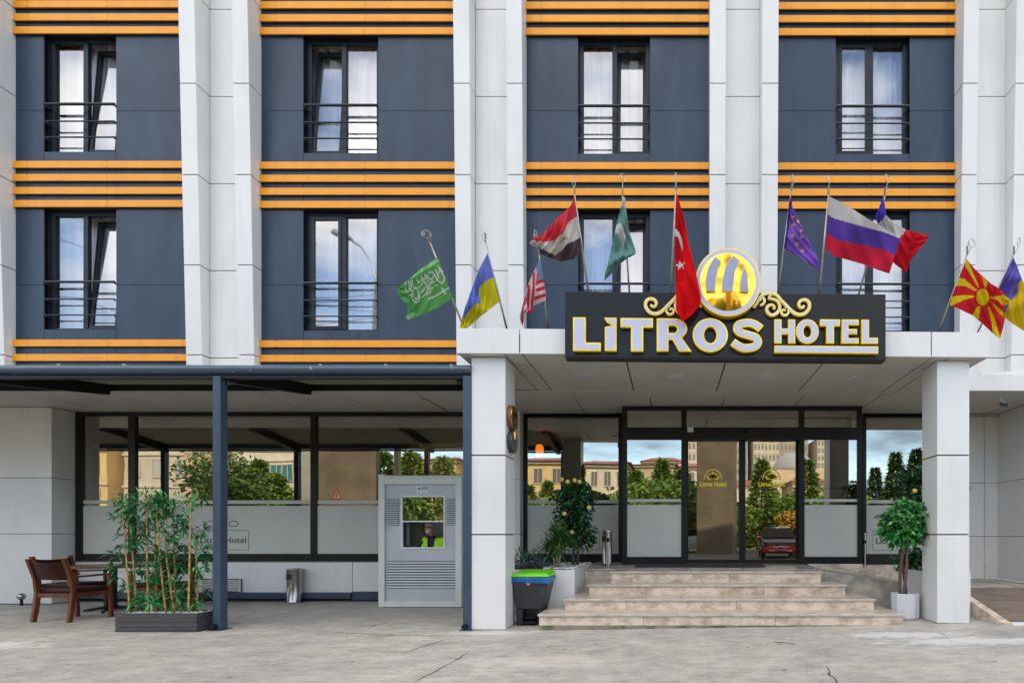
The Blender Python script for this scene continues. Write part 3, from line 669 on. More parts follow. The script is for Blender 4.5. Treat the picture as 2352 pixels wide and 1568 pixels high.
m = MB(); m.box(4.302, 8.4, 6.86, 6.929, .06, .105); m.build('ramp_sill', [WHITE], rp, bevel=.004)
m = MB()   # stone base under the right shop window
for a, c in ((2.44, 3.05), (3.055, 3.8), (3.805, 5.2)): m.box(a, c, GY + .0, GY + .3, .2, .655)
m.box(2.443, 3.41, VY0 - .004, GY - .003, .2, .698); m.build('base_wall', [STONE], rp)
# pebbles along the right-hand wall
pb = MB(); r = random.Random(3)
for k in range(260):
    x = r.uniform(4.9, 6.7); y = D(154) - .02 - r.random() * .10 if x < X(2923, 154) else 0
    if x >= X(2923, 154) - .02: x = X(2923, 154) - .03 - r.random() * .12; y = r.uniform(8.9, 10.3)
    pb.ball((x, y, .385), r.uniform(.012, .024), 0, sz=.7, n=5)
tag(pb.build('pebbles', [PEBBLE], smooth=True), 'line of small white pebbles along the foot of the right wall', 'pebbles', kind='stuff')

# ------------------------------------------------------------------ the steel terrace awning on the left
aw = empty('terrace_awning', (-5.8, 7.1, 0), 'blue grey steel awning frame with round gutter over the cafe terrace', 'awning')
AY = D(226)
g_ = MB(); zt, zb_ = Z(1063, 226), Z(1097, 226); zc = (zt + zb_) / 2; rr = (zt - zb_) / 2
prof = [(-.07, zb_ - .01)] + [(AY_ , z_) for AY_, z_ in []]
pts = [(AY + .14 - .17 * math.sin(R(a)), zc + rr * math.cos(R(a))) for a in range(0, 181, 15)]
xL, xR = -14.2, X(1379, 226)
for (ya_, za_), (yb2, zb2) in zip(pts[:-1], pts[1:]): g_.poly([(xL, ya_, za_), (xL, yb2, zb2), (xR, yb2, zb2), (xR, ya_, za_)])
g_.poly([(xR, a_, b_) for a_, b_ in pts][::-1]); g_.poly([(xL, pts[0][0], pts[0][1]), (xR, pts[0][0], pts[0][1]), (xR, pts[-1][0], pts[-1][1]), (xL, pts[-1][0], pts[-1][1])])
g_.build('gutter', [GUTTER], aw, smooth=False)
for k in range(13): MB().ball((-13.2 + .86 * k, AY + .10, zt + .003), .022, 0, sz=.6, n=5).build('rivet', [mat('pale_rivet', (.55, .5, .4), .5)], aw, smooth=True)
m = MB(); m.box(xL, xR - .03, AY + .03, AY + .10, Z(1106, 226), zb_ - .002); m.build('front_beam', [DKSTEEL], aw)
m = MB(); m.box(xL, xR - .03, yb + .0, yb + .095, 3.505, 3.61); m.build('rear_beam', [DKSTEEL], aw)
m = MB(); m.hexa([(xL, AY + .12, 3.40), (xR - .03, AY + .12, 3.40), (xR - .03, yb - .01, 3.60), (xL, yb - .01, 3.60), (xL, AY + .12, 3.42), (xR - .03, AY + .12, 3.42), (xR - .03, yb - .01, 3.64), (xL, yb - .01, 3.64)])
m.build('roof_sheet', [cloth('awning_sheet', (.30, .29, .22), .30)], aw)
for x in (-12.18, -8.97, -5.76, -2.76):
    m = MB(); m.hexa([(x - .05, AY + .10, 3.20), (x + .05, AY + .10, 3.20), (x + .05, yb, 3.44), (x - .05, yb, 3.44), (x - .05, AY + .10, 3.395), (x + .05, AY + .10, 3.395), (x + .05, yb, 3.615), (x - .05, yb, 3.615)])
    m.build('rafter', [DKSTEEL], aw)
def post(x, w=.10):
    m = MB(); m.box(x, x + w, AY + .01, AY + .13, gz(x) + .012, Z(1099, 226), 0); o = m.build('post', [STEELBLUE], aw, bevel=.006)
    b_ = MB(); b_.box(x - .03, x + w + .03, AY - .03, AY + .17, gz(x), gz(x) + .012); b_.build('base_plate', [STEELBLUE], o)
    p = MB(); p.lathe([(.028, 0), (.034, .001), (.034, .06), (.001, .06)], (x + .035, AY - .05, gz(x) + .055), 14, axis='y')
    p.build('drain_spout', [DKSTEEL], o)
post(X(621, 226)); post(X(1355, 226), .105); post(-9.08); post(-12.3)
# cable looping under the soffit beside the pillar
c = MB(); c.tube([(X(p, 175), 9.1, Z(q, 175)) for p, q in ((1200, 1150), (1258, 1175), (1300, 1197), (1325, 1214), (1345, 1221), (1356, 1220))], .006, 5)
tag(c.build('cable', [GAP]), 'thin black cable sagging under the soffit left of the left pillar', 'cable')
# ------------------------------------------------------------------ guard booth with its man
BS = 172.; BX0, BX1, BY0, BZ0 = X(1108, BS), X(1352, BS), D(BS), gz(-4)
bt = empty('guard_booth', ((BX0 + BX1) / 2, BY0 + .4, BZ0), 'small white and grey guard booth with louvres and a two pane window', 'booth')
zx = lambda px: X(px, BS); zz = lambda py: Z(py, BS); BZT = zz(1397); BD = .74
m = MB(); pw = .105
for a in (BX0, BX1 - pw): m.box(a, a + pw, BY0, BY0 + pw, BZ0 + .01, BZT - .001 + (.05 if a == BX0 else .02)); m.box(a, a + pw, BY0 + BD - pw, BY0 + BD, BZ0 + .01, BZT)
m.box(BX0 + pw, BX1 - pw, BY0 + .003, BY0 + .09, BZT - .12, BZT); m.box(BX0 + pw, BX1 - pw, BY0 + .003, BY0 + .09, BZ0 + .012, BZ0 + .11)
for a in (BX0 + .003, BX1 - .08): m.box(a, a + .077, BY0 + pw, BY0 + BD - pw, BZT - .12, BZT); m.box(a, a + .077, BY0 + pw, BY0 + BD - pw, BZ0 + .012, BZ0 + .11)
m.box(BX0 + .01, BX1 - .01, BY0 + .01, BY0 + BD - .01, BZT, BZT + .03)
m.build('booth_frame', [BOOTHW], bt, bevel=.006)
ax, bx, az, bz = zx(1172), zx(1301), zz(1606), zz(1451)
def front_panel(a, c, z0, z1):
    m = MB(); m.box(a, c, BY0 + .05, BY0 + .075, z0, z1)
    k = z0 + .02
    while k < z1: m.box(a + .001, c - .001, BY0 + .047, BY0 + .0495, k, k + .018, 0); k += .032
    return m
fx0, fx1, fz0, fz1 = BX0 + pw, BX1 - pw, BZ0 + .11, BZT - .12
m = MB()
for a, c, z0, z1 in ((fx0, fx1, fz0, az - .002), (fx0, fx1, bz + .002, fz1), (fx0, ax - .002, az - .002, bz + .002), (bx + .002, fx1, az - .002, bz + .002)):
    q = front_panel(a, c, z0, z1); n = len(m.v); m.v += q.v; m.f += [tuple(i + n for i in f) for f in q.f]; m.m += q.m
m.build('front_panel', [BOOTHG], bt)
for a, c, z0, z1, n in ((fx0 + .01, ax - .04, zz(1538), zz(1459), 13), (bx + .03, fx1 - .005, zz(1538), zz(1459), 13), (fx0 + .01, fx1 - .005, zz(1722), zz(1643), 10)):
    m = MB(); m.box(a, c, BY0 + .040, BY0 + .0465, z0, z1, 1); h = (z1 - z0) / n
    for k in range(n):
        q = z0 + k * h; m.hexa([(a, BY0 + .022, q + h * .12), (c, BY0 + .022, q + h * .12), (c, BY0 + .044, q + h * .12), (a, BY0 + .044, q + h * .12), (a, BY0 + .034, q + h * .68), (c, BY0 + .034, q + h * .68), (c, BY0 + .044, q + h * .68), (a, BY0 + .044, q + h * .68)], 0)
    m.build('louvre', [BOOTHG, BOOTHL], bt)
m = MB(); t = .022; y0, y1 = BY0 + .03, BY0 + .078; zm = zz(1526.5)
m.box(ax, ax + t, y0, y1, az, bz); m.box(bx - t, bx, y0, y1, az, bz); m.box(ax + t, bx - t, y0, y1, bz - t, bz); m.box(ax + t, bx - t, y0, y1, az, az + t); m.box(ax + t, bx - t, y0 + .001, y1, zm - .01, zm + .012)
bw = m.build('booth_window', [mat('bright_white_frame', (.8, .8, .76), .4)], bt, bevel=.003)
MB().poly([(ax + t, y0 + .02, zm), (bx - t, y0 + .02, zm), (bx - t, y0 + .02, bz - t), (ax + t, y0 + .02, bz - t)]).build('pane', [GLS], bw)
m = MB()
for a in (BX0 + .02, BX1 - .05): m.box(a, a + .03, BY0 + pw, BY0 + BD - pw, BZ0 + .11, BZT - .12)
m.box(BX0 + pw, BX1 - pw, BY0 + BD - .05, BY0 + BD - .02, BZ0 + .05, 1.25)
m.box(BX0 + pw, BX0 + .45, BY0 + BD - .05, BY0 + BD - .02, 1.25, BZT - .1); m.box(BX1 - .3, BX1 - pw, BY0 + BD - .05, BY0 + BD - .02, 1.25, BZT - .1)
m.box(BX0 + .02, BX1 - .02, BY0 + .09, BY0 + BD - .02, BZ0 + .02, BZ0 + .06)
m.build('booth_wall', [mat('booth_inside', (.34, .34, .27), .7)], bt)
m = MB(); m.box(ax + .04, ax + .09, BY0 + .14, BY0 + .18, az + .05, bz); m.build('booth_post', [BOOTHL], bt)
m = MB(); m.box(BX0 + .12, BX1 - .12, BY0 + .085, BY0 + .26, az - .05, az - .02); m.build('booth_counter', [BOOTHW], bt)
m = MB(); a, c, z0, z1 = zx(1216), zx(1252), zz(1444), zz(1421); ys = BY0 + .043
m.box(a, c, ys, ys + .003, z0, z1, 0)
m.poly([(a + .02, ys - .001, z0 + .065), (a + .07, ys - .001, z0 + .065), (a + .05, ys - .001, z1 - .012)], 1)
for k in range(3): m.poly([(a + .085, ys - .001, z1 - .03 - .02 * k), (c - .012, ys - .001, z1 - .03 - .02 * k), (c - .012, ys - .001, z1 - .02 - .02 * k), (a + .085, ys - .001, z1 - .02 - .02 * k)], 1)
m.build('sticker', [BOOTHW, mat('sticker_ink', (.08, .10, .25), .6)], bt)
# the seated man
def skin_body(name, nodes, edges, mats, matfn, parent, sub=2):
    me = bpy.data.meshes.new(name); me.from_pydata([n[0] for n in nodes], edges, []); o = bpy.data.objects.new(name, me); COL.objects.link(o)
    sk = o.modifiers.new('skin', 'SKIN'); sb = o.modifiers.new('sub', 'SUBSURF'); sb.levels = sub; sb.render_levels = sub
    for i, n in enumerate(nodes): o.data.skin_vertices[0].data[i].radius = (n[1], n[2] if len(n) > 2 else n[1])
    o.data.skin_vertices[0].data[0].use_root = True
    bpy.context.view_layer.update(); dg = bpy.context.evaluated_depsgraph_get()
    m2 = bpy.data.meshes.new_from_object(o.evaluated_get(dg)); o.modifiers.clear(); o.data = m2; o.name = name
    for q in mats: m2.materials.append(q)
    for f in m2.polygons: f.material_index = matfn(f.center); f.use_smooth = True
    if parent: o.parent = parent
    return o
SKIN = mat('skin', (.42, .20, .13), .5, c2=(.36, .16, .10)); NAVYC = mat('navy_jacket', (.012, .014, .028), .8); VEST = mat('lime_vest', (.50, .92, .02), .6)
px_, py_ = zx(1241) + .03, BY0 + .34
man = empty('person', (px_, py_, BZ0 + .06), 'seated older man with grey beard in a lime safety vest and navy jacket', 'person')
N_ = [((0, .02, .44), .15, .13), ((.02, .0, .62), .15, .12), ((.02, -.03, .82), .17, .12), ((.0, -.06, .98), .10, .09), ((-.02, -.09, 1.08), .052, .055), ((-.03, -.125, 1.14), .070, .078), ((-.03, -.125, 1.245), .072, .082),
      ((.19, -.04, .95), .068), ((.27, -.08, .72), .052), ((.15, -.24, .585), .04), ((.05, -.27, .575), .028), ((-.17, -.04, .94), .066), ((-.27, -.12, .72), .05), ((-.20, -.24, .585), .04), ((-.10, -.28, .575), .028),
      ((.11, -.02, .44), .10), ((.14, -.16, .46), .075), ((.15, -.17, .10), .055), ((.15, -.21, .05), .05), ((-.11, -.02, .44), .10), ((-.14, -.16, .46), .075), ((-.15, -.17, .10), .055), ((-.15, -.21, .05), .05)]
E_ = [(0, 1), (1, 2), (2, 3), (3, 4), (4, 5), (5, 6), (2, 7), (7, 8), (8, 9), (9, 10), (2, 11), (11, 12), (12, 13), (13, 14), (0, 15), (15, 16), (16, 17), (17, 18), (0, 19), (19, 20), (20, 21), (21, 22)]
LIFT = zz(1545) - 1.195 - (BZ0 + .06)
for i in range(15):
    p = N_[i]; N_[i] = ((p[0][0], p[0][1], p[0][2] + LIFT),) + tuple(p[1:])
for i in (15, 16, 19, 20): p = N_[i]; N_[i] = ((p[0][0], p[0][1], p[0][2] + LIFT),) + tuple(p[1:])
def manmat(c):
    if c.z > 1.065 + LIFT: return 0
    if c.z < .62 + LIFT and c.z > .5 + LIFT and c.y < -.255 : return 0
    return 1
body = skin_body('body', N_, E_, [SKIN, NAVYC], manmat, man)
hx, hy, hz = -.03, -.125, 1.195 + LIFT
m = MB(); m.ball((hx, hy + .025, hz + .045), .080, 0, sx=.96, sz=.80, n=12); m.build('hair', [mat('grey_hair', (.40, .38, .36), .8)], man, smooth=True, local=True)
m = MB(); m.ball((hx, hy - .045, hz - .070), .045, 0, sx=1.0, sz=.65, n=10); m.build('beard', [MATS['grey_hair']], man, smooth=True, local=True)
m = MB(); m.mesh([(hx - .012, hy - .078, hz - .02), (hx + .012, hy - .078, hz - .02), (hx, hy - .105, hz - .016), (hx, hy - .078, hz + .03)], [(0, 1, 2), (1, 3, 2), (3, 0, 2)]); m.build('nose', [SKIN], man, local=True)
m = MB()
for sx in (-1, 1):
    m.tube([(hx + sx * .028 + .018 * math.cos(R(a)), hy - .090, hz + .014 + .014 * math.sin(R(a))) for a in range(0, 361, 45)], .0025, 4)
    m.tube([(hx + sx * .047, hy - .088, hz + .016), (hx + sx * .076, hy + .0, hz + .014)], .0025, 4)
m.build('glasses', [GAP], man, local=True)
m = MB()
for sx in (-1, 1): m.ball((hx + sx * .027, hy - .074, hz + .013), .010, 0, n=6); m.ball((hx + sx * .076, hy + .005, hz - .002), .022, 1, sx=.4, sz=1.2, n=6)
m.build('eyes_and_ears', [mat('eye_dark', (.03, .02, .015), .3), SKIN], man, smooth=True, local=True)
m = MB()   # open vest: back, and two fronts with a reflective band
L0, L1 = .50 + LIFT, 1.03 + LIFT
for sx in (-1, 1):
    prof = [(.030, -.205, L0), (.035, -.21, L0 + .2), (.055, -.20, L0 + .36), (.075, -.16, L1 - .02), (.20, -.05, L1 + .0), (.225, -.10, L0 + .36), (.21, -.15, L0 + .2), (.20, -.16, L0)]
    P = [(.02 + sx * p[0], p[1], p[2]) for p in prof]
    fs = [(0, 1, 6, 7), (1, 2, 5, 6), (2, 3, 4, 5)]
    m.mesh(P, fs, 0)
    B_ = [(.02 + sx * .045, -.224, L0 + .30), (.02 + sx * .05, -.222, L0 + .335), (.02 + sx * .221, -.122, L0 + .335), (.02 + sx * .217, -.130, L0 + .30)]
    m.mesh(B_, [(0, 1, 2, 3)], 1)
    m.mesh([(.02 + sx * .10, -.13, L1 - .02), (.02 + sx * .19, -.02, L1), (.02 + sx * .19, .10, L1 - .03), (.02 + sx * .08, .12, L1 - .03)], [(0, 1, 2, 3)], 0)
m.poly([(.24, .13, L0), (-.20, .13, L0), (-.17, .125, L1 - .03), (.21, .125, L1 - .03)], 0)
m.poly([(-.17, .125, L1 - .03), (-.17, -.02, L1), (-.185, -.08, L0 + .2), (-.20, .13, L0)], 0) if False else None
v = m.build('safety_vest', [VEST, mat('reflective_band', (.75, .78, .7), .4)], man, local=True)
sm = v.modifiers.new('thick', 'SOLIDIFY'); sm.thickness = .012
ch = empty('booth_stool', (px_ + .02, py_ + .02, BZ0 + .06), 'round stool under the man seated in the booth', 'stool')
m = MB(); m.lathe([(.16, .30 + LIFT - .0), (.17, .315 + LIFT)], (0, 0, 0), 18); m.build('seat', [LEATHER], ch, local=True)
m = MB(); m.lathe([(.14, .0), (.14, .02), (.02, .03), (.02, .299 + LIFT)], (0, 0, 0), 14); m.build('base', [CHROME], ch, local=True)

# ------------------------------------------------------------------ cafe chairs and table
def make_chair(label):
    c = local_empty('armchair', label, 'chair', 'wooden armchairs round the cafe table')
    w, d = .272, .262
    def bar(p, q, wx_, wy_):   # tapering square member
        m = MB(); a, b = Vector(p), Vector(q)
        for k in range(1): m.hexa([(a.x - wx_, a.y - wy_, a.z), (a.x + wx_, a.y - wy_, a.z), (a.x + wx_, a.y + wy_, a.z), (a.x - wx_, a.y + wy_, a.z), (b.x - wx_ * .8, b.y - wy_ * .8, b.z), (b.x + wx_ * .8, b.y - wy_ * .8, b.z), (b.x + wx_ * .8, b.y + wy_ * .8, b.z), (b.x - wx_ * .8, b.y + wy_ * .8, b.z)])
        return m
    def bent(pts, wx_, wy_):
        m = MB(); n = len(pts); vs = []
        for p in pts: vs += [(p[0] - wx_, p[1] - wy_, p[2]), (p[0] + wx_, p[1] - wy_, p[2]), (p[0] + wx_, p[1] + wy_, p[2]), (p[0] - wx_, p[1] + wy_, p[2])]
        fs = [(3, 2, 1, 0), tuple(4 * (n - 1) + k for k in range(4))]
        for i in range(n - 1):
            for k in range(4): fs.append((4 * i + k, 4 * i + (k + 1) % 4, 4 * i + 4 + (k + 1) % 4, 4 * i + 4 + k))
        return m.mesh(vs, fs)
    for s in (-1, 1):
        bent([(s * w, -d - .03, 0), (s * w, -d + .0, .22), (s * w, -d + .02, .42), (s * w, -d - .0, .62), (s * w, -d - .09, .90)], .024, .028).build('leg', [WOOD], c, bevel=.006, local=True)
        bar((s * w, d, 0), (s * w, d - .02, .64), .022, .024).build('leg', [WOOD], c, bevel=.005, local=True)
        m = MB(); m.hexa([(s * w - .026, -d - .04, .625), (s * w + .026, -d - .04, .625), (s * w + .03, d + .02, .64), (s * w - .03, d + .02, .64), (s * w - .026, -d - .04, .65), (s * w + .026, -d - .04, .65), (s * w + .03, d + .02, .668), (s * w - .03, d + .02, .668)])
        m.build('arm', [WOOD], c, bevel=.008, local=True)
    m = MB(); h0, h1 = .345, .405
    for s in (-1, 1): m.box(s * w - .014, s * w + .014, -d + .03, d - .03, h0, h1)
    m.box(-w + .02, w - .02, d - .035, d - .01, h0, h1); m.box(-w + .02, w - .02, -d + .0, -d + .028, h0, h1)
    m.build('seat_frame', [WOOD], c, bevel=.004, local=True)
    m = MB(); n = 8
    m.box(-w + .012, w - .012, -d + .03, d + .015, .405, .475); m.build('seat', [LEATHER], c, bevel=.025, local=True)
    m = MB(); vs = []; n = 9
    for k in range(n):
        u = -1 + 2 * k / (n - 1); yb2 = -.035 * (1 - u * u)
        for z, yy in ((.60, -d + .01), (.86, -d - .065)):
            for t in (-.014, .014): vs.append((u * (w - .02), yy + yb2 + t, z + (.0 if z < .7 else -.02 * (1 - u * u))))
    fs = []
    for k in range(n - 1):
        a = 4 * k; b = a + 4
        fs += [(a, b, b + 2, a + 2), (b + 1, a + 1, a + 3, b + 3), (a + 2, b + 2, b + 3, a + 3), (a + 1, b + 1, b, a)]
    m.mesh(vs, fs); m.build('backrest', [LEATHER], c, bevel=.004, smooth=False, local=True)
    return c
ch1 = make_chair('brown wooden armchair with dark leather, seen from behind, in front of the round table')
ch2 = copy_tree(ch1); ch2['label'] = 'wooden armchair tucked under the left side of the round table, mostly hidden by another chair'
ch3 = copy_tree(ch1); ch3['label'] = 'wooden armchair with reddish seat on the right of the table behind the bamboo'
place(ch1, (-8.77, 8.04, -.03), R(-3)); place(ch2, (-9.72, 8.885, -.03), R(-90)); place(ch3, (-8.30, 8.92, -.03), R(80))
tb = empty('cafe_table', (-9.12, 8.95, -.03), 'round brown wooden table on a black pedestal by the white wall', 'table')
m = MB(); m.lathe([(.58, .715), (.62, .722), (.62, .748), (.60, .752)], (0, 0, 0), 40); m.build('tabletop', [TABLEW], tb, local=True)
m = MB(); m.lathe([(.045, .03), (.042, .70), (.12, .714)], (0, 0, 0), 16); m.build('pedestal', [DKSTEEL], tb, local=True)
for k in range(4):
    a = R(25 + 90 * k); m = MB(); m.tube([(0, 0, .06), (.16 * math.cos(a), .16 * math.sin(a), .055), (.36 * math.cos(a), .36 * math.sin(a), .02)], [.03, .024, .018], 8); m.build('foot', [DKSTEEL], tb, smooth=True, local=True)
# ------------------------------------------------------------------ leaves
def leaf(mb, p, d, w, l, mi=0, droop=.2, up=None):
    d = Vector(d).normalized(); u = Vector((0, 0, 1)) if up is None else Vector(up)
    sdir = d.cross(u); sdir = sdir.normalized() if sdir.length > 1e-4 else Vector((1, 0, 0)); nrm = sdir.cross(d)
    p = Vector(p); a = p + d * l * .45 + nrm * .06 * l; t = p + d * l - Vector((0, 0, droop * l))
    mb.mesh([p, a + sdir * w / 2 - nrm * .04 * l, t, a - sdir * w / 2 - nrm * .04 * l, a], [(0, 1, 4), (1, 2, 4), (2, 3, 4), (3, 0, 4)], mi)
def rdir(r): 
    z = r.uniform(-1, 1); a = r.uniform(0, 6.283); q = math.sqrt(1 - z * z); return Vector((q * math.cos(a), q * math.sin(a), z))
def crown(mb, lobes, n, size, r, mis=(0,), elong=.55, edge=.55):
    for (cx, cy, cz, rx, ry, rz) in lobes:
        for k in range(int(n * rx * rz * 62)):
            d = rdir(r); q = edge + (1 - edge) * r.random(); q *= 1 + .10 * math.sin(d.x * 7 + cx * 9) * math.cos(d.z * 6 + cz * 5)
            if r.random() < .25: q *= r.uniform(.5, 1)
            p = Vector((cx + d.x * rx * q, cy + d.y * ry * q, cz + d.z * rz * q)); s = size * r.uniform(.6, 1.3)
            leaf(mb, p, d * .6 + rdir(r) * .9, s * elong, s, r.choice(mis), up=rdir(r))
# bamboo in its box
bp_ = empty('planter_box', (-6.55, 7.13, gz(-6.5)), 'low dark charcoal plank planter box with white pebbles', 'planter')
x0, x1, y0, y1, z0 = X(337, 230), X(576.6, 230), D(230), 7.32, gz(-6)
m = MB(); hh = .245 / 4
for k in range(4):
    a = z0 + k * hh + .003; b_ = a + hh - .006
    m.box(x0, x1, y0, y0 + .02, a, b_); m.box(x0, x1, y1 - .02, y1, a, b_); m.box(x0, x0 + .02, y0 + .021, y1 - .021, a, b_); m.box(x1 - .02, x1, y0 + .021, y1 - .021, a, b_)
m.build('planks', [PLANKS], bp_, bevel=.003)
m = MB(); m.box(x0 + .02, x1 - .02, y0 + .02, y1 - .02, z0, z0 + .20); r = random.Random(5)
for k in range(300): m.ball((r.uniform(x0 + .04, x1 - .04), r.uniform(y0 + .04, y1 - .04), z0 + .21 + r.random() * .02), r.uniform(.014, .026), 0, sz=.7, n=4)
tag(m.build('pebbles', [PEBBLE], bp_), kind='stuff')
bb = empty('bamboo_plant', (-6.55, 7.14, z0 + .2), 'tall artificial bamboo with tan canes and bright green leaves', 'plant')
r = random.Random(11)
canes = [((378, 1786), (362, 1492), 7.10), ((402, 1786), (371, 1460), 7.16), ((437, 1792), (422, 1468), 7.08), ((463, 1786), (458, 1475), 7.2), ((487, 1788), (460, 1475), 7.1), ((512, 1782), (482, 1490), 7.12), ((520, 1782), (505, 1470), 7.2), ((548, 1784), (567, 1470), 7.12), ((578, 1784), (568, 1560), 7.22), ((436, 1770), (430, 1462), 7.24)]
lf = MB()
for (p, q, y) in canes:
    s = F / y; a = Vector((X(p[0], s), y, z0 + .19)); b_ = Vector((X(q[0], s), y + r.uniform(-.05, .05), Z(q[1], s)))
    pts, rs = [], []
    for k in range(15):
        t = k / 14; c = a.lerp(b_, t); c.x += .012 * math.sin(t * 3.1 + p[0]); pts.append(c); rs.append(.0122 - .003 * t)
        if 0 < k < 14: pts.append(c + Vector((0, 0, .004))); rs.append(.0158 - .003 * t); pts.append(c + Vector((0, 0, .010))); rs.append(.0122 - .003 * t)
    MB().tube(pts, rs, 8).build('cane', [CANE], bb, smooth=True)
    for k in range(20):
        t = min(1.0, .04 + .97 * (k / 19) + r.uniform(-.03, .03)); c = a.lerp(b_, t)
        an = r.choice((r.uniform(-1, 1), r.uniform(2.1, 4.2))); tw = Vector((math.cos(an), math.sin(an) * .7, r.uniform(.1, .6))).normalized()
        e = c + tw * r.uniform(.05, .17); lf.tube([c, e], .002, 3, 0)
        mi = r.choice((0, 0, 1))
        for j in range(r.randint(6, 9)):
            d = tw * .6 + Vector((r.uniform(-1, 1), r.uniform(-.8, .8), r.uniform(-.7, .7)))
            leaf(lf, e, d, .032, r.uniform(.11, .175), mi, droop=.25)
    for k in range(4):
        for j in range(8): leaf(lf, b_ + Vector((r.uniform(-.1, .1), r.uniform(-.08, .08), r.uniform(-.12, .10))), rdir(r) + Vector((0, 0, .3)), .022, r.uniform(.09, .15), r.choice((0, 1)), droop=.2)
lf.build('leaves', [LEAFB, LEAFB2], bb)
# ------------------------------------------------------------------ white planters and what grows in them
pl = empty('white_planter', (-1.85, 9., 0), 'white panelled planter box left of the steps', 'planter')
m = MB(); m.box(-2.72, -1.405, 8.0, 10.05, -.05, .70, 0); m.box(-2.66, -1.46, 8.06, 10.0, .6985, .7015, 1); m.build('box', [WHITE, mat('soil', (.05, .035, .025), .95, bump=.8, bscale=30)], pl, bevel=.004)
m = MB(); r = random.Random(9)
for k in range(220): m.ball((r.uniform(-1.95, -1.45), r.uniform(8.1, 9.9), .708), r.uniform(.014, .03), 0, sz=.7, n=4)
tag(m.build('pebbles', [PEBBLE], pl), kind='stuff')
pr = empty('white_planter', (4.2, 8.6, 0), 'white planter box behind the right pillar', 'planter')
m = MB(); m.box(3.52, 4.18, 7.60, 8.44, .03, .70, 0); m.box(3.56, 4.14, 7.64, 8.40, .699, .7015, 1); m.build('box', [WHITE, MATS['soil']], pr, bevel=.004)
def citrus(loc, label, lobes, n, fruits, seed, trunk, group='citrus trees in the white planters'):
    t = empty('citrus_tree', loc, label, 'tree', group); r = random.Random(seed); m = MB(); crown(m, lobes, n, .085, r, (0, 0, 0, 1), edge=.3)
    m.build('crown', [LEAFD, LEAFF], t)
    m = MB()
    for a in trunk: m.tube(a, [.03, .024, .018], 8)
    m.build('trunk', [TRUNK], t, smooth=True)
    for f in fruits: MB().ball(f, .036, 0, n=10).build('fruit', [FRUIT], t, smooth=True)
    return t
s = 176.; cx = X(1684, s); cy = D(s)
citrus((cx, cy, .7), 'dark green citrus tree with pale yellow fruit left of the doors', [(cx + .02, cy, Z(1455, s), .38, .32, .26), (cx - .03, cy, Z(1510, s), .31, .28, .27), (cx + .06, cy, Z(1565, s), .30, .28, .24)], 200,
       [(X(a, s), cy - .27, Z(b, s)) for a, b in ((1655, 1409), (1672, 1415), (1692, 1411), (1706, 1415), (1663, 1506), (1684, 1559), (1733, 1489))], 21,
       [[(cx - .03, cy, .68), (cx - .02, cy, .95), (cx, cy, 1.5)], [(cx + .04, cy + .02, .68), (cx + .05, cy, .9), (cx + .03, cy, 1.4)]])
s = 190.; cx2 = X(2678, s); cy2 = D(s)
citrus((cx2, cy2, .7), 'dark citrus tree rising behind the potted ficus beside the right pillar', [(cx2 + .02, cy2, Z(1400, s), .26, .26, .22), (cx2 + .05, cy2, Z(1460, s), .32, .28, .22), (cx2 - .04, cy2 - .1, Z(1640, s), .32, .25, .20)], 150,
       [(X(2659, s), cy2 - .24, Z(1441, s)), (X(2700, s), cy2 - .26, Z(1408, s))], 22, [[(cx2, cy2, .68), (cx2, cy2, 1.2), (cx2, cy2, 2.1)]])
def spiky(loc, label, n, L, seed, mat_, stems, tilt=1.):
    t = empty('spiky_plant', loc, label, 'plant'); r = random.Random(seed); m = MB(); st_ = MB()
    for (dx, dy, h) in stems:
        top = Vector((loc[0] + dx, loc[1] + dy, loc[2] + h)); st_.tube([Vector(loc) + Vector((dx * .3, dy * .3, 0)), top], [.014, .012], 6)
        for k in range(n):
            a = r.uniform(0, 6.28); e = r.uniform(-.25, 1.3); d = Vector((math.cos(a) * math.cos(e), math.sin(a) * math.cos(e), math.sin(e))); l = L * r.uniform(.7, 1.15)
            p0 = top + Vector((0, 0, r.uniform(-.08, .08))); p1 = p0 + d * l * .55; p2 = p0 + d * l - Vector((0, 0, .28 * l)); sd = d.cross(Vector((0, 0, 1))).normalized() * .013
            m.mesh([p0 - sd * .5, p0 + sd * .5, p1 + sd, p1 - sd, p2], [(0, 1, 2, 3), (3, 2, 4)])
    m.build('leaves', [mat_], t); st_.build('stem', [TRUNKP], t, smooth=True); return t
spiky((X(1632, 192), D(192), .7), 'spiky green dracaena with pale stems in the left white planter', 90, .47, 31, LEAFY, [(-.07, 0, .22), (.06, .02, .32), (.0, .05, .42)])
t = empty('leafy_shrub', (X(1545, 186), D(186), .7), 'low blue green leafy shrub in the planter behind the lime lid bin', 'plant'); r = random.Random(41); m = MB()
for k in range(260):
    p = Vector((X(1545, 186) + r.gauss(0, .16), D(186) + r.gauss(0, .12), .72 + abs(r.gauss(0, .10)))); leaf(m, p, Vector((r.uniform(-1, 1), r.uniform(-1, 1), r.uniform(.1, 1))), .03, r.uniform(.10, .2), r.choice((0, 1)))
m.build('leaves', [mat('blue_leaf', (.03, .13, .10), .4, c2=(.02, .07, .06)), LEAFF], t)
m = MB(); cx_, cz_ = X(1581, 186), .76
for k in range(170): leaf(m, (cx_ + r.gauss(0, .1), D(196) + r.gauss(0, .05), .74 + abs(r.gauss(0, .04))), rdir(r) + Vector((0, 0, .6)), .02, .09, 0)
t2 = empty('lavender_plant', (cx_, D(196), .7), 'small lavender grey plant between the bin and the dracaena', 'plant'); m.build('leaves', [mat('lavender_leaf', (.10, .11, .17), .6)], t2)
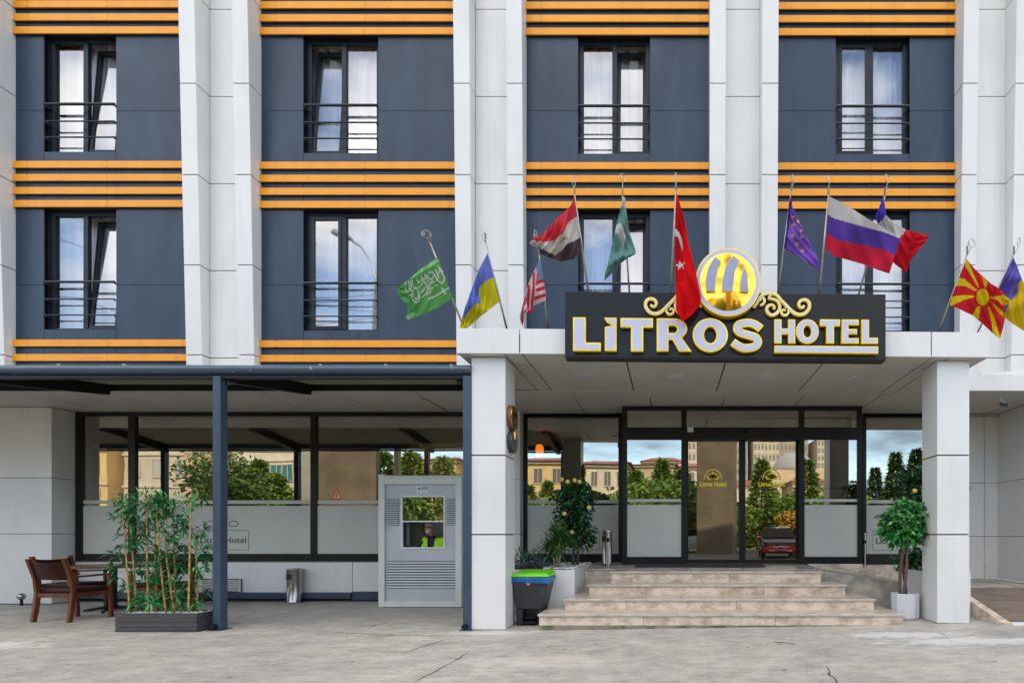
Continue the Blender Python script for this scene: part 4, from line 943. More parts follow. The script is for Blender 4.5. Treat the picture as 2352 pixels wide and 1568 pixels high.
# ficus in white pot
s = 211.; fx, fy = X(2648, s), D(s) - .03; g0 = gz(fx)
pt = empty('plant_pot', (fx, fy, g0), 'glossy white round plant pot right of the steps', 'pot')
m = MB(); m.lathe([(.165, .0), (.185, .03), (.187, .33), (.187, .355), (.172, .355), (.17, .30), (.001, .30)], (0, 0, 0), 10); m.build('pot', [POT], pt, bevel=.012, local=True)
fc = empty('ficus_tree', (fx, fy, g0 + .3), 'bright green ficus with twisted trunks growing from the white pot', 'tree')
m = MB()
for k in range(3):
    pts = [(fx - .02 + .045 * math.cos(R(120 * k + t * 14)), fy + .045 * math.sin(R(120 * k + t * 14)), g0 + .29 + t * .075) for t in range(10)]
    m.tube(pts, .021, 8)
m.build('trunk', [TRUNK], fc, smooth=True)
m = MB(); r = random.Random(51); zc = Z(1540, s)
crown(m, [(fx - .03, fy, zc, .33, .3, .27), (fx - .10, fy, zc - .10, .22, .24, .16), (fx + .10, fy, zc + .14, .2, .2, .2), (fx - .16, fy - .05, zc + .1, .16, .2, .13), (fx + .12, fy, zc - .12, .18, .2, .13)], 150, .095, r, (0, 0, 0, 1, 2), elong=.6, edge=.25)
crown(m, [(fx - .24, fy, zc - .02, .12, .15, .12), (fx + .02, fy, zc + .27, .14, .15, .10), (fx + .25, fy, zc + .02, .10, .12, .12)], 150, .085, r, (0, 1), elong=.6, edge=.2)
m.build('crown', [LEAFF, LEAFF2, LEAFD], fc)
# ------------------------------------------------------------------ bins, posts, plaques
bn = empty('pedal_bin', (X(1556, 214), D(214), gz(-1.9)), 'black pedal bin with a lime green lid over a blue bag, beside the steps', 'bin')
s = 216.; X0, X1 = X(1501, s), X(1606, s); b0, b1 = X(1511, s), X(1573, s); zt = Z(1697, s); z0 = gz(-1.9); y0 = D(s)
m = MB(); nz0 = z0 + .16
def tap(z): t = (z - z0) / (zt - z0); return X0 + .05 * (1 - t), X1 - .15 * (1 - t)
def tb2(z0_, z1_, a0, a1, c0, c1, ya=0, yb_=.44): m.hexa([(a0, y0 + .03 + ya, z0_), (a1, y0 + .03 + ya, z0_), (a1, y0 + yb_, z0_), (a0, y0 + yb_, z0_), (c0, y0 + ya, z1_), (c1, y0 + ya, z1_), (c1, y0 + yb_, z1_), (c0, y0 + yb_, z1_)])
zo = Z(1785, s); A0, A1 = tap(z0); C0, C1 = tap(zt); M0, M1 = tap(zo); ox0, ox1 = X(1530, s), X(1572, s)
tb2(zo, zt, M0, M1, C0, C1); tb2(z0 + .0, zo, A0, ox0, M0, ox0); tb2(z0, zo, A1 - .012, A1 + .012, M1 - .03, M1); tb2(z0, zo, ox0, ox1, ox0, ox1, ya=.15)
m.build('body', [PLAST], bn, bevel=.012)
m = MB(); m.box(ox0 + .01, ox1 - .005, y0 - .01, y0 + .14, z0 + .03, z0 + .055); m.box(ox0 + .02, ox1 - .02, y0 + .05, y0 + .16, z0 + .09, z0 + .11); m.build('pedal', [DKSTEEL], bn, bevel=.005)
m = MB(); m.hexa([(C0 - .014, y0 - .02, zt - .035), (C1 + .014, y0 - .02, zt - .06), (C1 + .014, y0 + .45, zt - .03), (C0 - .014, y0 + .45, zt - .02), (C0 - .02, y0 - .022, zt + .035), (C1 + .02, y0 - .022, zt + .03), (C1 + .02, y0 + .46, zt + .03), (C0 - .02, y0 + .46, zt + .03)]); m.build('bag', [BLUEP], bn, bevel=.014)
m = MB(); m.hexa([(C0 - .03, y0 - .04, zt + .036), (C1 + .03, y0 - .04, zt + .036), (C1 + .02, y0 + .48, zt + .036), (C0 - .02, y0 + .48, zt + .036), (C0 + .01, y0 - .0, zt + .09), (C1 - .01, y0 - .0, zt + .09), (C1 - .02, y0 + .44, zt + .12), (C0 + .02, y0 + .44, zt + .12)]); m.build('lid', [LIME], bn, bevel=.025)
m = MB(); m.lathe([(.03, 0), (.03, .004)], (X(1548, s), y0 - .006, zt - .045), 16, 0, axis='y'); m.build('badge', [mat('orange_badge', (.75, .3, .2), .4)], bn)
def ash_bin(loc, r_, h, label, slot):
    o = empty('ash_bin', loc, label, 'bin', 'steel ashtray bins'); m = MB()
    m.lathe([(r_ * 1.03, 0), (r_ * 1.03, .02), (r_, .025), (r_, h - .12), (r_ * 1.02, h - .115), (r_ * 1.02, h - .01), (r_ * 1.06, h), (r_ * .8, h), (r_ * .75, h - .03), (.001, h - .03)], (0, 0, 0), 28)
    m.build('body', [CHROME], o, smooth=True, local=True)
    m = MB(); n = 6
    for k in range(n):
        a0, a1 = R(-150 + slot + k * 12), R(-150 + slot + (k + 1) * 12); q = r_ * 1.028
        m.poly([(q * math.cos(a0), q * math.sin(a0), h - .19), (q * math.cos(a1), q * math.sin(a1), h - .19), (q * math.cos(a1), q * math.sin(a1), h - .09), (q * math.cos(a0), q * math.sin(a0), h - .09)])
    m.build('opening', [GAP], o, local=True); return o
ash_bin((X(863, 159), D(159), gz(-6) + .0), .125, .62, 'steel cylinder ashtray bin standing by the blue skirting under the shop window', 0)
ash_bin((X(1779, 166), D(166) - .02, .69), .088, .60, 'narrow steel ashtray bin on the landing left of the doors', -30)
def chrome_post(loc, h, label):
    o = empty('chrome_post', loc, label, 'post', 'short chrome posts beside the doors')
    MB().lathe([(.05, 0), (.05, .012), (.024, .018), (.024, h - .02), (.020, h)], (0, 0, 0), 16).build('post', [CHROME], o, smooth=False, local=True)
    MB().lathe([(.029, h - .18), (.029, h - .12)], (0, 0, 0), 16).build('collar', [DKSTEEL], o, local=True); return o
chrome_post((X(1781, 178), D(178), .658), .62, 'short chrome post in front of the narrow steel bin left of the doors')
chrome_post((X(2533, 163), D(163), .66), .58, 'short chrome post right of the glass porch')
pxr = X(1480.5, 225) + .004
for (zc, rr, mm, m2, lab) in ((Z(1219.5, 222), .168, GOLD, mat('plaque_edge', (.16, .08, .04), .5), 'round gold plaque on the side of the left pillar'), (Z(1291, 222), .148, mat('plaque_grey', (.16, .18, .16), .3, .6), mat('plaque_dark', (.03, .03, .03), .5), 'round grey plaque with a gold top below the gold plaque')):
    o = empty('wall_plaque', (pxr, D(225) + .2, zc), lab, 'plaque', 'round plaques on the left pillar')
    MB().lathe([(rr, 0), (rr, .05), (rr * .97, .056)], (pxr, D(225) + .2, zc), 32, axis='x').build('edge', [m2], o)
    MB().lathe([(rr * .94, .0565), (rr * .94, .062)], (pxr, D(225) + .2, zc), 32, axis='x').build('face', [mm], o)
    m = MB()
    if mm is GOLD:
        for q in (.72, .4): m.tube([(pxr + .064, D(225) + .2 + rr * q * math.cos(R(a)), zc + rr * q * math.sin(R(a))) for a in range(0, 361, 20)], .003, 4)
        m.build('relief', [m2], o)
    else:
        for k in range(5): a = R(60 + 15 * k); m.tube([(pxr + .064, D(225) + .2 + .03 * math.cos(a), zc + .04), (pxr + .064, D(225) + .2 + rr * .7 * math.cos(a), zc + .02 + rr * .8 * math.sin(a))], .005, 4)
        m.build('relief', [GOLD], o)
o = empty('security_camera', (X(2940, 178), D(178), 3.5), 'small security camera under the right soffit', 'camera')
m = MB(); xx, yy = X(2940, 178), D(178); m.tube([(xx - .04, yy, 3.5), (xx - .04, yy, 3.43), (xx, yy - .02, 3.38)], .014, 8); m.build('bracket', [BOOTHW], o)
m = MB(); m.tube([(xx - .02, yy + .05, 3.37), (xx + .04, yy - .09, 3.33)], .028, 10); m.build('housing', [BOOTHL], o)
o = empty('wall_tap', (X(2845, 160), D(160), 2.09), 'small metal tap on the white wall right of the right pillar', 'tap')
m = MB(); xx, yy = X(2847, 156), D(154); zq = Z(1428, 155); m.tube([(xx, yy, zq), (xx, yy - .07, zq), (xx + .02, yy - .09, zq - .05)], .012, 8); m.tube([(xx - .03, yy - .05, zq + .03), (xx + .03, yy - .05, zq + .03)], .006, 6); m.build('tap', [CHROME], o)
o = empty('ground_spotlight', (X(69, 164), D(166), .1), 'small round metal spotlight at the foot of the left wall', 'spotlight')
m = MB(); m.ball((X(69, 166), D(166) - .03, .13), .06, 0, n=12); m.build('housing', [CHROME], o, smooth=True); m = MB(); m.tube([(X(69, 166), D(166) - .03, .08), (X(69, 166), D(166) - .03, gz(-9))], .02, 8); m.build('stem', [DKSTEEL], o)
# ------------------------------------------------------------------ the hotel sign over the canopy
sg = empty('hotel_sign', (X(2125, 234), D(234), Z(1050, 234)), 'black sign board with gold edged letters, round emblem and scrolls', 'sign')
SBY = D(234)
tilt = lambda x, y, z: (x, y, z - .0085 * (x - X(1655, 234)))
m = MB(); m.box(X(1655, 234), X(2595, 234), SBY, D(229) - .003, Z(1045, 234), Z(854, 234), 0); m.box(X(1655, 234), X(2595, 234), SBY + .002, D(229) - .004, Z(1048.5, 234), Z(1045.3, 234), 1)
m.map(tilt); m.build('board', [SIGNB, GAP], sg, bevel=.004)
LS = 236.5; LY = D(LS)
def lt(name, polys, y=LY, depth=None, rim=.016, mats=None):
    m = MB(); plate(m, polys, y, (depth or (SBY - y - .012)), rim); m.map(tilt); return m.build(name, mats or [GOLDP, LILAC], sg)
def glyph(ch, x0, x1, z0, z1):
    w, h = x1 - x0, z1 - z0; S = lambda pts: [(x0 + u * w, z0 + v * h) for u, v in pts]
    if ch == 'L': return [S([(0, 0), (1, 0), (1, .25), (.46, .25), (.46, 1), (0, 1)])]
    if ch == 'i': return [S([(.06, 0), (.98, 0), (.98, 1), (.0, 1), (.22, .86), (.62, .76), (.06, .72)])]
    if ch == 'T': return [S([(.32, 0), (.70, 0), (.70, .72), (1, .72), (1, 1), (0, 1), (0, .72), (.32, .72)])]
    if ch == 'H': return [S([(0, 0), (.34, 0), (.34, .38), (.66, .38), (.66, 0), (1, 0), (1, 1), (.66, 1), (.66, .62), (.34, .62), (.34, 1), (0, 1)])]
    if ch == 'E': return [S([(0, 0), (1, 0), (1, .23), (.40, .23), (.40, .39), (.90, .39), (.90, .61), (.40, .61), (.40, .77), (1, .77), (1, 1), (0, 1)])]
    if ch == 'O': return [S(arc(.5, .5, .5, .51, 0, 348, 29)), S(arc(.5, .5, .175, .25, 0, 340, 17))]
    if ch == 'R': return [S([(0, 0), (.34, 0), (.34, .35), (.45, .35), (.64, 0), (1, 0), (.72, .42)] + arc(.54, .69, .34, .31, -48, 90, 8) + [(0, 1)]), S([(.34, .56), (.50, .56)] + arc(.50, .67, .085, .11, -80, 80, 5) + [(.50, .78), (.34, .78)])]
    if ch == 'S':
        c = smooth_line([(.93, .70), (.80, .80), (.62, .875), (.42, .875), (.22, .82), (.17, .70), (.26, .59), (.50, .52), (.76, .44), (.84, .30), (.76, .18), (.56, .125), (.36, .125), (.18, .20), (.03, .30)], 3)
        P = S(c); return [stroke(P, .245 * h)]
for ch, a, c, t_, b_ in (('L', 1678.6, 1760, 929, 1027), ('i', 1769.6, 1807, 930, 1027), ('T', 1818, 1913, 931, 1028), ('R', 1924, 2026, 932, 1028), ('O', 2029, 2133, 932, 1029), ('S', 2144, 2236, 933, 1030),
                     ('H', 2269, 2330, 935, 1005), ('O', 2332, 2399, 935, 1005.5), ('T', 2402.5, 2461, 935, 1005), ('E', 2466, 2516, 935.5, 1005.5), ('L', 2524, 2572, 936, 1006)):
    k = 0.0085 * (X(a, LS) - X(1655, 234)) * LS
    lt('letter', glyph(ch, X(a, LS), X(c, LS), Z(b_ - k, LS), Z(t_ - k, LS)), rim=.0175 if b_ > 1010 else .013)
k = 0.0085 * (X(2420, LS) - X(1655, 234)) * LS
a, c, b_, t_ = X(2269, LS), X(2573, LS), Z(1034 - k, LS), Z(1013 - k, LS)
lt('underline_bar', [[(a, b_), (c, b_), (c, t_), (a, t_)]], rim=.012)
# emblem: gold disc in a lilac ring, with three sails
ES = 238.; EY = D(ES); ecx, ecz, er = X(2133, ES), Z(826 - 4, ES), 96 / ES * 1.0
m = MB(); plate(m, [arc(ecx, ecz, er, er * 1.045, 0, 354, 59)], EY, .10, .014, 1, 0); m.map(tilt); m.build('emblem_ring', [GOLDP, LILAC], sg)
m = MB(); n_ = 48; rings = [(k / 8) for k in range(9)]; base_ = len(m.v)
for q_ in rings:
    for k in range(n_): a_ = 2 * math.pi * k / n_; m.v.append((ecx - .003 + er * .845 * q_ * math.cos(a_), EY - .004 - .045 * (1 - q_ * q_), ecz + er * .885 * q_ * math.sin(a_)))
for i in range(8):
    for k in range(n_): m.f.append((base_ + i * n_ + k, base_ + (i + 1) * n_ + k, base_ + (i + 1) * n_ + (k + 1) % n_, base_ + i * n_ + (k + 1) % n_)); m.m.append(0)
m.map(tilt); m.build('emblem_disc', [GOLD], sg, smooth=True)
q = lambda p: (X(1850 + p[0] * .3698, ES), Z(500 + p[1] * .3698 - 4, ES))
for pl_ in ([(660, 700), (708, 735), (685, 790), (665, 880), (660, 975), (590, 970), (583, 890), (600, 800), (630, 740)], [(805, 690), (852, 735), (815, 820), (798, 970), (712, 975), (715, 880), (740, 780), (770, 730)], [(888, 780), (915, 840), (922, 975), (857, 975), (860, 890), (870, 830)]):
    m = MB(); plate(m, [[q(p) for p in pl_]], EY - .060, .030, .005, 1, 0); m.map(tilt); m.build('emblem_sail', [GOLDP, SAIL], sg)
m = MB(); m.box(ecx - .12, ecx + .12, EY + .10, D(229) + .25, ecz - .1, ecz - .06); m.box(ecx - .25, ecx + .25, EY + .1, D(229) - .01, Z(905, ES), Z(860, ES)); m.build('emblem_bracket', [SIGNB], sg)
RS = lambda p: (X(2200 + p[0] * .357, LS), Z(540 + p[1] * .357 - 6, LS))
curls = [([(75, 985), (100, 980), (115, 950), (98, 925), (78, 935), (82, 955)], 20), ([(20, 1010), (50, 975), (80, 920), (120, 893), (170, 890), (215, 905), (250, 945), (290, 985), (325, 1022), (370, 1055), (415, 1062), (455, 1045), (482, 1005), (480, 962), (450, 940), (412, 948), (396, 975), (408, 1002), (432, 1002), (438, 985)], 26),
         ([(165, 905), (150, 930), (180, 935), (222, 955), (240, 1000), (222, 1045), (180, 1068), (145, 1052), (132, 1018), (148, 990), (180, 985), (196, 1004), (186, 1022)], 24), ([(282, 1000), (308, 1015), (312, 1045), (290, 1068), (262, 1062), (254, 1038), (272, 1022), (288, 1034)], 18)]
for mir in (False, True):
    m = MB()
    for pts, w in curls:
        p = [RS(v) for v in pts]
        if mir: p = [(2 * ecx - u, v + .0) for u, v in p]
        p = smooth_line(p, 4); W = w * .357 / LS; n = len(p); ws = [W * (.75 + .35 * math.sin(math.pi * i / (n - 1))) for i in range(n)]
        ribbon(m, p, ws, LY + .02, 0, depth=.045); ribbon(m, p, [x * .42 for x in ws], LY + .017, 1)
    if not mir: m.map(tilt)
    else: m.map(lambda x, y, z: (x, y, z - .0085 * (2 * ecx - x - X(1655, 234)) + .012))
    m.build('scroll', [GOLDP, mat('scroll_cream', (.72, .70, .66), .3)], sg)

# ------------------------------------------------------------------ flags
FS = 221.
def interp(line, u):
    L = [0]
    for a, b in zip(line[:-1], line[1:]): L.append(L[-1] + math.hypot(b[0] - a[0], b[1] - a[1]))
    t = u * L[-1]
    for i in range(len(line) - 1):
        if t <= L[i + 1] + 1e-9:
            k = (t - L[i]) / max(1e-9, L[i + 1] - L[i]); a, b = line[i], line[i + 1]
            return (a[0] + (b[0] - a[0]) * k, a[1] + (b[1] - a[1]) * k)
    return line[-1]
def inside(p, poly):
    c = False; n = len(poly); x, y = p
    for i in range(n):
        x1, y1 = poly[i]; x2, y2 = poly[i - 1]
        if (y1 > y) != (y2 > y) and x < (x2 - x1) * (y - y1) / (y2 - y1) + x1: c = not c
    return c
def near(p, line, w):
    for a, b in zip(line[:-1], line[1:]):
        dx, dy = b[0] - a[0], b[1] - a[1]; l2 = dx * dx + dy * dy or 1; t = max(0, min(1, ((p[0] - a[0]) * dx + (p[1] - a[1]) * dy) / l2))
        if math.hypot(p[0] - a[0] - dx * t, p[1] - a[1] - dy * t) < w: return True
    return False
def star(cx, cy, r_, rot=-90, k=.42): return [(cx + (r_ if i % 2 == 0 else r_ * k) * math.cos(R(rot + 36 * i)), cy + (r_ if i % 2 == 0 else r_ * k) * math.sin(R(rot + 36 * i))) for i in range(10)]
def flag(label, ref, top, bot, cols, colour, pole, ring, depth=0., hang=1., lean=-.28, amp=.035, wave=2.3, nu=70, nv=56, ringr=.055, skew=0.3):
    """ref: origin and step of the survey grid for this flag; top/bot: its upper and lower hem, hoist to fly; colour(p) -> index"""
    ox, oy, k = ref; base = D(FS) + depth
    W = lambda p, d: ((ox + p[0] * k - VX) * d / F, d, EYE - (oy + p[1] * k - VY) * d / F)
    pb, pt = pole; tipd = base + lean; b0 = W(pb, base); t0 = W(pt, tipd)
    root = empty('flag', (b0[0], b0[1], b0[2]), label, 'flag', 'flags flying from the canopy')
    b_ext = Vector(b0) + (Vector(b0) - Vector(t0)).normalized() * .35
    if b_ext.z < 3.68: b_ext = Vector(b0) + (Vector(b0) - Vector(t0)).normalized() * .22
    m = MB(); m.tube([b_ext, Vector(b0).lerp(Vector(t0), .5), t0], [.013, .012, .010], 8); m.build('pole', [POLE], root, smooth=True)
    f = MB(); c = Vector(t0); d_ = (Vector(t0) - Vector(b0)).normalized()
    for i in range(5): f.lathe([(.006, i * .022), (.015, i * .022 + .008), (.006, i * .022 + .018)], tuple(c), 8)
    f.build('finial', [POLE], root)
    rc = Vector(W(ring[0], tipd - .02)); rx, rz, rt = ring[1] * k / FS, ring[2] * k / FS, R(ring[3] if len(ring) > 3 else 0)
    e = MB(); e.tube([rc + Vector((rx * math.cos(R(a)) * math.cos(rt) - rz * math.sin(R(a)) * math.sin(rt), .02 * math.cos(R(a)), rx * math.cos(R(a)) * math.sin(rt) + rz * math.sin(R(a)) * math.cos(rt))) for a in range(-80, 251, 22)], .0045, 5)
    e.tube([c, rc - Vector((0, 0, rz))], .004, 4)
    s = star(0, 0, .018, 90)
    sc_ = rc + Vector((rx * (-.6 if len(ring) < 5 else ring[4]), 0, rz * .1)); e.poly([(sc_.x + a, sc_.y - .003, sc_.z + b) for a, b in s][::-1])
    e.build('crescent', [POLE], root)
    V = []; C = []
    for i in range(nu + 1):
        u = i / nu; a, b = interp(top, u), interp(bot, u)
        for j in range(nv + 1):
            v = j / nv; p = (a[0] + (b[0] - a[0]) * v, a[1] + (b[1] - a[1]) * v); C.append(p)
            amp_ = amp * 1.7; d = tipd + (base - tipd) * hang * max(0, min(1, (p[1] - pt[1]) / (pb[1] - pt[1]))) - .02 + amp_ * min(1, u * 3) * (math.sin(wave * 6.283 * (u + skew * v) + ox) + .45 * math.sin(wave * 13.1 * (u - .5 * v) + 2 + oy)) - .08 * u
            V.append(W(p, d))
    m = MB(); m.v = V
    for i in range(nu):
        for j in range(nv):
            q_ = i * (nv + 1) + j; m.f.append((q_, q_ + 1, q_ + nv + 2, q_ + nv + 1))
            c_ = (C[q_][0] + C[q_ + nv + 2][0]) / 2, (C[q_][1] + C[q_ + nv + 2][1]) / 2; m.m.append(colour(c_, (i + .5) / nu, (j + .5) / nv))
    m.build('cloth', cols, root, smooth=True); return root
CR = lambda n, c: cloth('cloth_' + n, c)
WHT, RED, DRED, BLU, YEL = CR('white', (.62, .60, .58)), CR('red', (.62, .015, .02)), CR('dark_red', (.42, .008, .012)), CR('blue', (.10, .06, .36)), CR('yellow', (.72, .56, .01))
# 1 green flag with white script and sword
rf = (1120, 640, .2296)
script = [[(300, 810), (290, 880), (310, 940), (345, 930), (370, 880), (355, 800)], [(330, 790), (345, 900), (385, 930)], [(375, 780), (400, 870), (430, 900), (470, 870)], [(370, 960), (380, 1030), (430, 1075), (475, 1050), (465, 960), (440, 880)], [(395, 950), (410, 1010), (445, 1030)],
          [(440, 780), (470, 820), (510, 760), (530, 780), (570, 720), (590, 760)], [(500, 740), (520, 800)], [(540, 700), (560, 780)], [(490, 860), (520, 800)], [(500, 1010), (560, 960), (600, 860), (640, 790), (610, 760), (580, 800)], [(500, 950), (560, 870), (600, 900), (650, 880)], [(530, 800), (600, 880)], [(560, 970), (620, 930)],
          [(630, 670), (680, 740), (720, 800), (760, 830), (790, 780)], [(680, 660), (720, 740), (690, 790)], [(710, 600), (760, 700), (800, 760)], [(720, 690), (740, 640), (780, 690)], [(620, 700), (600, 680)], [(590, 820), (660, 810)], [(680, 860), (700, 850)], [(640, 760), (660, 730)], [(340, 980), (350, 975)],
          [(590, 1025), (680, 990), (760, 940), (850, 885)], [(765, 890), (800, 960)], [(600, 1020), (640, 1012)]]
def c1(p, u, v):
    if v > .05 and any(near(p, s, 7.5 if i < 22 else 9) for i, s in enumerate(script)): return 1
    if near(p, [(370, 740), (540, 640), (700, 540)], 22) or near(p, [(320, 1270), (390, 1220)], 26): return 2
    return 0
flag('green flag with white script and sword, leftmost on the canopy', rf, [(705, 488), (545, 595), (365, 755), (210, 865)], [(900, 1010), (720, 1130), (520, 1222), (330, 1290), (300, 1270), (385, 1190), (265, 1045), (200, 960), (195, 905), (210, 880)],
     [CR('green', (.10, .34, .09)), WHT, CR('pale_green', (.28, .60, .28))], c1, ((1040, 1390), (608, 300)), ((562, 200), 50, 44, 0), amp=.02, nu=110, nv=100)
# 2 blue over yellow
b2 = [(1430, 745), (1300, 810), (1232, 900), (1252, 1080), (1175, 1098), (1045, 1262), (985, 1300), (1200, 300), (1500, 300), (1500, 740)]
flag('blue and yellow flag hanging to a point left of the canopy corner', rf, [(1345, 440), (1232, 650), (1140, 900), (1050, 1150), (998, 1350), (980, 1480)], [(1495, 1060), (1420, 1120), (1240, 1260), (1120, 1370), (980, 1485)],
     [CR('light_blue', (.15, .20, .58)), CR('yellow_dull', (.62, .55, .02))], lambda p, u, v: 0 if inside(p, b2) else 1, ((1585, 1395), (1315, 290)), ((1292, 222), 20, 60, 12), depth=.05, amp=.03)
rf = (1500, 500, .306)
# 3 red white black
r3 = [(600, 200), (640, 425), (540, 495), (490, 595), (405, 668), (310, 682), (228, 672), (170, 650), (200, 500), (400, 200)]
k3 = [(670, 625), (600, 672), (530, 698), (475, 765), (412, 808), (340, 775), (240, 733), (200, 745), (250, 950), (720, 950)]
g3 = [[(465, 690), (480, 660), (510, 650), (535, 648)], [(490, 670), (505, 640)], [(350, 760), (370, 790), (400, 790), (410, 770)], [(365, 750), (385, 770), (400, 745)]]
flag('red, white and black flag blown to the left with green script', rf, [(600, 250), (562, 335), (430, 460), (300, 600), (270, 632), (215, 632), (170, 690)], [(668, 745), (640, 800), (580, 850), (480, 868), (400, 850), (330, 820), (262, 788), (235, 732), (175, 705)],
     [CR('red3', (.66, .05, .07)), CR('cream', (.60, .57, .52)), CR('black', (.085, .055, .065)), CR('script_green', (.30, .36, .10))], lambda p, u, v: 0 if inside(p, r3) else (2 if inside(p, k3) else (3 if any(near(p, s, 6) for s in g3) else 1)),
     ((728, 1135), (598, 225)), ((590, 100), 12, 50, 0), depth=-.05, amp=.04)
# 4 stars and stripes
s4 = [([(258, 950), (236, 1075), (232, 1090)], 9), ([(207, 985), (207, 1150), (182, 1355)], 11), ([(160, 1100), (150, 1250), (162, 1360)], 11), ([(125, 1215), (95, 1350), (95, 1460)], 9)]
h4 = [[(238, 1052), (330, 1026), (330, 1060), (236, 1088)], [(228, 1128), (330, 1098), (330, 1132), (226, 1162)], [(214, 1208), (330, 1166), (330, 1202), (208, 1244)]]
def c4(p, u, v):
    if inside(p, [(262, 820), (300, 900), (310, 1030), (240, 1052), (255, 980), (232, 940), (235, 900)]): return 2
    return 0 if any(near(p, a, w) for a, w in s4) or any(inside(p, a) for a in h4) else 1
flag('small red and white striped flag with blue corner, under the tricolour left of the sign', rf, [(270, 842), (230, 920), (190, 1000), (150, 1100), (110, 1250), (72, 1400), (98, 1488)], [(325, 1180), (322, 1240), (262, 1268), (200, 1297), (190, 1360), (128, 1355), (102, 1488)],
     [CR('red4', (.66, .03, .06)), CR('white4', (.62, .57, .55)), CR('canton', (.20, .30, .48))], c4, ((347, 1510), (262, 810)), ((225, 620), 10, 50, 0), amp=.02, depth=.0)
# 5 green with crescent
w5 = [(1000, 520), (1038, 502), (1072, 550), (1085, 620), (1085, 680), (1066, 742), (1048, 672), (1022, 612), (988, 590)]
flag('teal green flag with a white crescent folded beside the window', rf, [(1068, 255), (1040, 360), (1000, 520), (960, 700), (930, 850), (892, 980), (884, 1050)], [(1084, 255), (1100, 420), (1130, 600), (1186, 770), (1180, 802), (1100, 842), (1010, 912), (940, 1000), (886, 1052)],
     [CR('teal', (.16, .32, .29)), WHT], lambda p, u, v: 1 if p[1] < 352 or inside(p, w5) else 0, ((1123, 1150), (1058, 240)), ((1060, 68), 22, 38, 0), amp=.03)
# 6 red with crescent and star
rf = (1850, 500, .3698)
c6 = [(335, 455), (375, 480), (400, 540), (408, 600), (403, 640), (390, 590), (372, 530), (335, 510)]; st6 = star(388, 748, 40, -100)
flag('long bright red flag with white crescent and star, hanging over the sign', rf, [(352, 185), (346, 400), (345, 700), (352, 1000), (352, 1100), (400, 1190)], [(368, 200), (420, 400), (460, 600), (520, 850), (552, 1000), (545, 1062), (480, 1142), (402, 1192)],
     [CR('bright_red', (.70, .005, .008)), CR('fold_shade_red', (.50, .004, .006)), WHT], lambda p, u, v: 2 if inside(p, c6) or inside(p, st6) else (1 if p[0] < 415 and p[1] < 880 and p[1] > 380 + (415 - p[0]) * 2 - 200 else 0),  # the darker red is the fold's shade, put into the cloth colour
     ((312, 960), (352, 150)), ((352, 62), 5, 42, 0), depth=-.22, hang=.15, lean=-.38, amp=.025, wave=1.6, nv=70)
# 7 purple with gold stars
rf = (2250, 500, .2424)
sts = [star(a, b, 30) for a, b in ((308, 560), (305, 655), (362, 610), (300, 785), (400, 725), (403, 800), (350, 890), (415, 965))]
flag('purple flag with gold stars, first right of the emblem', rf, [(280, 290), (255, 400), (238, 550), (212, 780), (195, 930), (240, 960), (300, 1000)], [(284, 290), (292, 430), (370, 590), (450, 760), (540, 930), (600, 1050), (640, 1215)],
     [CR('purple', (.22, .10, .50)), CR('shaded_purple', (.05, .02, .20)), YEL, CR('wine', (.25, .01, .08))], lambda p, u, v: 2 if any(inside(p, s) for s in sts) else (3 if p[1] < 400 else (1 if (p[0] - 275) * 500 + (p[1] - 430) * 50 < 0 else 0)), ((120, 1470), (285, 235)), ((303, 100), 10, 50, 8), amp=.02, nv=70)  # the darkest purple paints shade onto the left strip of the cloth
# 8 white blue red
wb = [(700, 535), (730, 535), (782, 572), (950, 620), (1200, 690), (1400, 742), (1520, 790), (1620, 830), (1800, 600), (1200, 200), (700, 200)]
br = [(680, 765), (780, 780), (792, 820), (950, 860), (1200, 910), (1400, 960), (1545, 1020), (1700, 1000), (1700, 700), (1200, 200), (650, 200)]
flag('wide white, blue and red striped flag blowing right of the emblem', rf, [(742, 312), (880, 380), (1050, 480), (1220, 590), (1400, 690), (1540, 770), (1600, 830)], [(690, 965), (760, 975), (782, 1030), (900, 1060), (1180, 1140), (1330, 1200), (1465, 1245)],
     [CR('white8', (.56, .53, .51)), CR('blue8', (.10, .05, .32)), CR('red8', (.58, .02, .05))], lambda p, u, v: 0 if inside(p, wb) else (1 if inside(p, br) else 2), ((620, 1480), (732, 285)), ((738, 110), 8, 50, 0), depth=-.12, amp=.03, wave=1.4)
# 9 blue white red, behind it
b9 = [(1380, 290), (1425, 400), (1432, 530), (1400, 570), (1345, 635), (1200, 650), (1200, 400)]; r9 = [(1660, 700), (1660, 712), (1640, 760), (1600, 790), (1560, 900), (1300, 1200), (1700, 1400), (2100, 900), (1960, 700)]
flag('blue, white and red flag partly hidden behind the wide striped flag', rf, [(1392, 310), (1410, 400), (1430, 540), (1530, 640), (1660, 708), (1800, 748), (1952, 790)], [(1388, 320), (1350, 430), (1290, 560), (1400, 800), (1500, 1100), (1640, 1212), (1682, 1232), (1710, 1100), (1830, 950), (1952, 795)],
     [CR('blue9', (.08, .06, .42)), CR('white9', (.58, .56, .53)), CR('red9', (.62, .015, .03))], lambda p, u, v: 0 if inside(p, b9) else (2 if inside(p, r9) else 1), ((1105, 1470), (1415, 300)), ((1445, 98), 36, 50, 0, .8), depth=.12, amp=.03)
